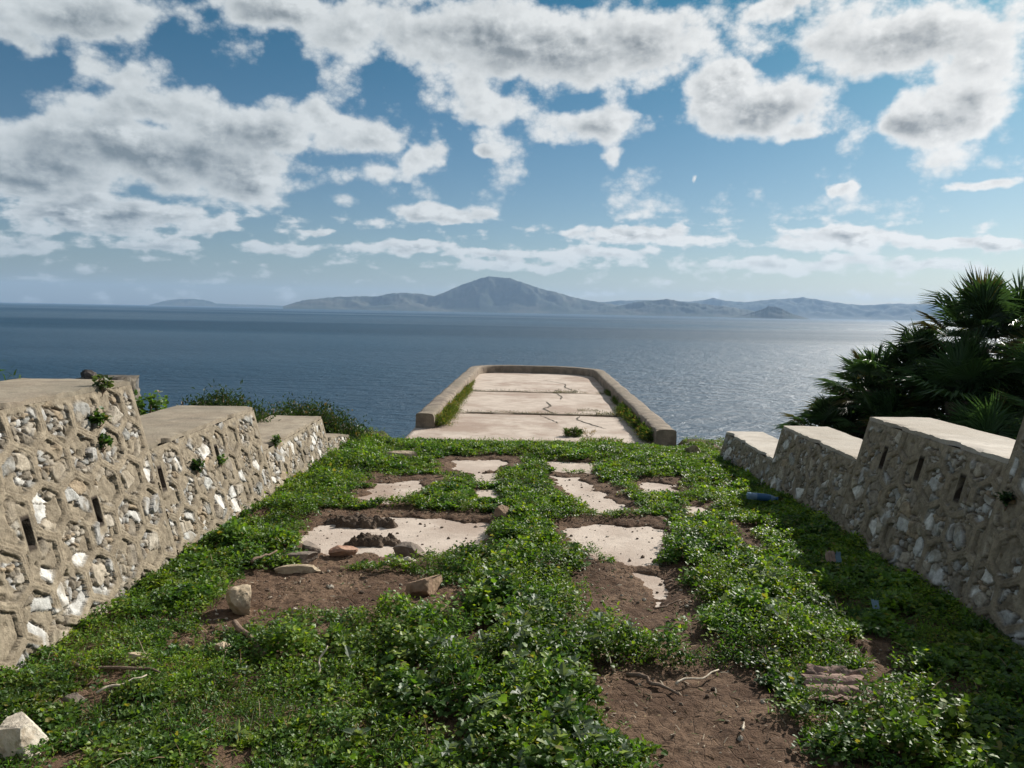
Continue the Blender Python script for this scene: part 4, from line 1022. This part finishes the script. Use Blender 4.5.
# ------------------------------------------------------------------ light: sun and clouded sky
SUN_AZ, SUN_EL = 43., 31.
EXPO = .52
sl = bpy.data.lights.new('sun', 'SUN'); sl.energy = 4.9; sl.angle = R(.55); sl.color = (1, .945, .86)
so = bpy.data.objects.new('sun', sl); COL.objects.link(so)
sd = Vector((math.sin(R(SUN_AZ)) * math.cos(R(SUN_EL)), math.cos(R(SUN_AZ)) * math.cos(R(SUN_EL)), math.sin(R(SUN_EL))))
so.rotation_euler = sd.to_track_quat('Z', 'Y').to_euler(); so.location = (20, 15, 30)

CLOUDS = [(-30.3, 17.2, 6.3, 2.05, 1), (-28.2, 14.8, 2.4, 1.49, 0.8), (-31.9, 15.3, 3.2, 1.37, 0.8), (-25.4, 9.4, 9.6, 3.1, 1), (-31.1, 7.9, 6.3, 3.28, 1), (-20.4, 12.1, 5.6, 2.5, 1), (-18.8, 8.6, 4.4, 2.62, 1), (-27.8, 5.7, 9.3, 1.77, 1), (-32.3, 3.5, 3.9, 0.98, 0.7), (-24.7, 12.5, 6.3, 1.52, 0.8), (-10.6, 11.8, 4.4, 1.98, 1), (-7.1, 10.7, 2.2, 1.62, 1), (-10.3, 9.7, 2.9, 1.09, 0.8), (-13.8, 12.8, 2.8, 1.17, 0.7), (-6.8, 18.8, 12.1, 2.88, 1), (2.5, 18.1, 10.5, 3.76, 1), (8.2, 18.0, 5.0, 3.32, 1), (4.8, 13.2, 5.3, 1.84, 1), (6.5, 11.2, 1.6, 1.35, 0.8), (-1.7, 14.5, 4.3, 1.43, 0.7), (-16.4, 19.4, 6.1, 1.51, 0.9), (17.2, 13.8, 4.8, 2.49, 1), (14.0, 15.4, 2.7, 2.11, 1), (18.6, 12.2, 2.5, 1.27, 0.9), (25.0, 17.4, 7.6, 2.8, 1), (29.9, 15.6, 5.5, 3.29, 1), (27.1, 12.4, 3.4, 1.78, 1), (28.7, 13.5, 4.2, 2.07, 1), (17.5, 20.0, 1.9, 0.92, 0.7), (-5.6, 6.9, 5.0, 0.78, 1), (-8.1, 4.4, 5.1, 0.71, 1), (-2.6, 4.0, 4.0, 0.58, 0.9), (-15.5, 5.2, 1.9, 0.42, 0.8), (-16.5, 4.0, 3.8, 0.62, 0.7), (21.7, 8.5, 1.2, 0.45, 0.8), (30.4, 8.4, 2.5, 0.42, 0.9), (-2.2, 11.2, 1.0, 0.54, 0.7), (12.4, 9.4, 0.5, 0.27, 0.6), (8.7, 5.6, 6.4, 0.99, 1), (5.8, 4.1, 7.8, 0.86, 0.8), (22.8, 5.2, 6.5, 1.12, 1), (30.3, 4.7, 4.1, 0.56, 1), (18.4, 3.5, 11.5, 0.75, 0.75), (27.1, 3.4, 5.0, 0.64, 0.8), (1.4, 3.3, 6.6, 0.58, 0.7), (-25.5, 3.9, 5.0, 0.52, 0.6),
          (0, 25, 16, 4, 1), (-30, 24, 12, 4, 1), (30, 24, 14, 4, .9), (-46, 12, 9, 5, 1), (-55, 5, 12, 1.5, .9), (47, 12, 8, 3, .9), (48, 5, 14, 1.2, .9), (70, 9, 12, 3, .9), (-75, 14, 14, 5, 1)]
w = bpy.data.worlds.new('World'); sc.world = w; w.use_nodes = True
t = NT(w.node_tree); bg = t.n['Background']; bg.inputs['Strength'].default_value = .05
sky = t.new('ShaderNodeTexSky', sky_type='NISHITA'); sky.sun_disc = False; sky.sun_elevation = R(SUN_EL); sky.sun_rotation = R(SUN_AZ)
sky.altitude = 40; sky.air_density = 1.0; sky.dust_density = .8; sky.ozone_density = 1.2
dirn = t.new('ShaderNodeTexCoord').outputs['Generated']
sp = t.new('ShaderNodeSeparateXYZ'); t.l.new(dirn, sp.inputs[0])
DEG = 180 / math.pi
az = t.math('MULTIPLY', t.math('ARCTAN2', sp.outputs[0], sp.outputs[1]), DEG)
el = t.math('MULTIPLY', t.math('ARCSINE', sp.outputs[2]), DEG)
tint = t.mix(t.ramp(el, 0, 22, smooth=False), (.76, .85, .99, 1), (.10, .54, .68, 1))
skyc = t.mix(1., sky.outputs[0], tint, 'MULTIPLY')
cb = t.new('ShaderNodeCombineXYZ'); t.l.new(az, cb.inputs[0]); t.l.new(el, cb.inputs[1]); uv = cb.outputs[0]
# noise: finer towards the horizon, as a flat cloud layer looks; rounded billows on top of it
def layer(uvv, off=0., det=1.):
    mp = t.new('ShaderNodeMapping'); mp.inputs['Scale'].default_value = (1, 1.35, 1); mp.inputs['Location'].default_value = (off, off * .7, 0); t.l.new(uvv, mp.inputs['Vector'])
    big = t.noise(mp.outputs[0], .17, 8 * det, .47, 0, '2D')
    mp2 = t.new('ShaderNodeMapping'); mp2.inputs['Scale'].default_value = (1, 2.4, 1); mp2.inputs['Location'].default_value = (off + 40, off, 0); t.l.new(uvv, mp2.inputs['Vector'])
    sm = t.noise(mp2.outputs[0], .45, 7 * det, .49, 0, '2D')
    mixn = t.new('ShaderNodeMix', data_type='FLOAT'); t.l.new(t.ramp(el, 5.5, 8.5), mixn.inputs[0]); t.l.new(sm, mixn.inputs[2]); t.l.new(big, mixn.inputs[3])
    vo = t.new('ShaderNodeTexVoronoi', voronoi_dimensions='2D', feature='SMOOTH_F1'); t.l.new(mp.outputs[0], vo.inputs['Vector'])
    vo.inputs['Scale'].default_value = .5; vo.inputs['Detail'].default_value = 3; vo.inputs['Roughness'].default_value = .55; vo.inputs['Lacunarity'].default_value = 2.3; vo.inputs['Smoothness'].default_value = .35
    return t.math('MULTIPLY_ADD', t.math('SUBTRACT', .45, vo.outputs['Distance']), .16, mixn.outputs[0])
warp = t.new('ShaderNodeTexNoise', noise_dimensions='2D'); warp.inputs['Scale'].default_value = .30; warp.inputs['Detail'].default_value = 4; t.l.new(uv, warp.inputs['Vector'])
wv = t.vm('MULTIPLY', t.vm('SUBTRACT', warp.outputs[1], (.5, .5, .5)), (3.6, 1.5, 0))
uvw = t.vm('ADD', uv, wv)
SHIFT = (1.5, 1.0, 0)
def envelope(vec, items):
    env = None
    for a, e, ra, re, s in items:
        d = t.vm('LENGTH', t.vm('MULTIPLY', t.vm('SUBTRACT', vec, (a, e, 0)), (1 / ra, 1 / re, 0)))
        v = t.math('MULTIPLY_ADD', d, -s * .95, s)
        env = v if env is None else t.math('SMOOTH_MAX', env, v, .22)
    return env
env = envelope(uvw, CLOUDS)
env2 = envelope(t.vm('ADD', uvw, SHIFT), [c for c in CLOUDS if c[2] > 3.5 and c[3] > 1.2])
# broken cloud over the rest of the dome, behind and above the view
dome = t.noise(t.vm('MULTIPLY', dirn, (1, 1, 1.8)), 2.2, 3, .5)
far_m = t.math('MAXIMUM', t.ramp(el, 21, 30), t.ramp(t.math('ABSOLUTE', az), 36, 55))
dome_e = t.math('MULTIPLY', t.math('MULTIPLY', t.math('SUBTRACT', dome, .50), 6), far_m)
env = t.math('MAXIMUM', env, dome_e)
N1 = layer(uv)
BIAS = t.ramp(el, 5, 9, -.03, .02)
dens = t.math('MULTIPLY_ADD', t.math('SUBTRACT', N1, .5), 1.55, t.math('ADD', env, BIAS))
N2 = layer(t.vm('ADD', uv, SHIFT), 0., .6)
dens2 = t.math('MULTIPLY_ADD', t.math('SUBTRACT', N2, .5), 1.45, t.math('ADD', env2, .03))
alpha = t.ramp(dens, -.06, .32)
thick = t.ramp(dens, .10, .80)
occl = t.ramp(dens2, -.10, .70)                      # how much cloud lies towards the sun
soft = t.ramp(t.noise(t.vm('MULTIPLY', uv, (1, 2.0, 1)), .27, 7, .56, 0, '2D'), .36, .62)
sunside = t.ramp(az, -40, 45)
K = 1 / .05
white = t.mix(sunside, (.46 * K, .49 * K, .50 * K, 1), (.68 * K, .67 * K, .65 * K, 1))
grey = t.mix(sunside, (.135 * K, .165 * K, .185 * K, 1), (.225 * K, .235 * K, .24 * K, 1))
N3 = layer(t.vm('ADD', uv, (.42, .34, 0)))
relief = t.math('MULTIPLY', t.math('SUBTRACT', N3, N1), 2.6)      # puffs: bright where the cloud thins towards the sun
body = t.math('MULTIPLY_ADD', soft, .26, t.math('MULTIPLY_ADD', occl, .52, .10))
shade = t.math('ADD', t.math('MULTIPLY', t.math('MULTIPLY_ADD', thick, .92, .04), body), t.math('MULTIPLY', relief, t.math('MULTIPLY_ADD', thick, .75, .25)), clamp=True)
cc = t.mix(shade, white, grey)
haz = t.ramp(el, 0, 6, .45, 1.)
fin = t.mix(t.math('MULTIPLY', t.math('MULTIPLY', alpha, .96), haz), skyc, cc)
t.l.new(fin, bg.inputs['Color'])
w.cycles.sampling_method = 'MANUAL'; w.cycles.sample_map_resolution = 512

# ------------------------------------------------------------------ camera and render
cam = bpy.data.cameras.new('camera'); co = bpy.data.objects.new('camera', cam); COL.objects.link(co)
cam.sensor_width = 36; cam.lens = 770 / 1024 * 36; cam.clip_start = .05; cam.clip_end = 80000
pitch, roll, yaw = R(-5.42), R(1.1), R(.45)
from mathutils import Matrix
f = Vector((-math.sin(yaw) * math.cos(pitch), math.cos(yaw) * math.cos(pitch), math.sin(pitch)))
r0 = f.cross(Vector((0, 0, 1))).normalized(); u0 = r0.cross(f)
rv = r0 * math.cos(roll) + u0 * math.sin(roll); uv_ = u0 * math.cos(roll) - r0 * math.sin(roll)
co.matrix_world = Matrix(((rv.x, uv_.x, -f.x, 0), (rv.y, uv_.y, -f.y, 0), (rv.z, uv_.z, -f.z, 1.6), (0, 0, 0, 1)))
sc.camera = co
vs = sc.view_settings; sc.display_settings.display_device = 'sRGB'
vs.view_transform = 'Standard'; vs.look = 'None'; vs.gamma = 1; vs.use_curve_mapping = False; vs.exposure = EXPO
sc.render.engine = 'CYCLES'
cy = sc.cycles
cy.max_bounces = 6; cy.diffuse_bounces = 3; cy.glossy_bounces = 3; cy.transmission_bounces = 4; cy.volume_bounces = 0; cy.transparent_max_bounces = 6
cy.use_denoising = True; cy.denoiser = 'OPENIMAGEDENOISE'; cy.sample_clamp_indirect = 6; cy.sample_clamp_direct = 20
cy.use_adaptive_sampling = True; cy.adaptive_threshold = .015
cy.caustics_reflective = False; cy.caustics_refractive = False
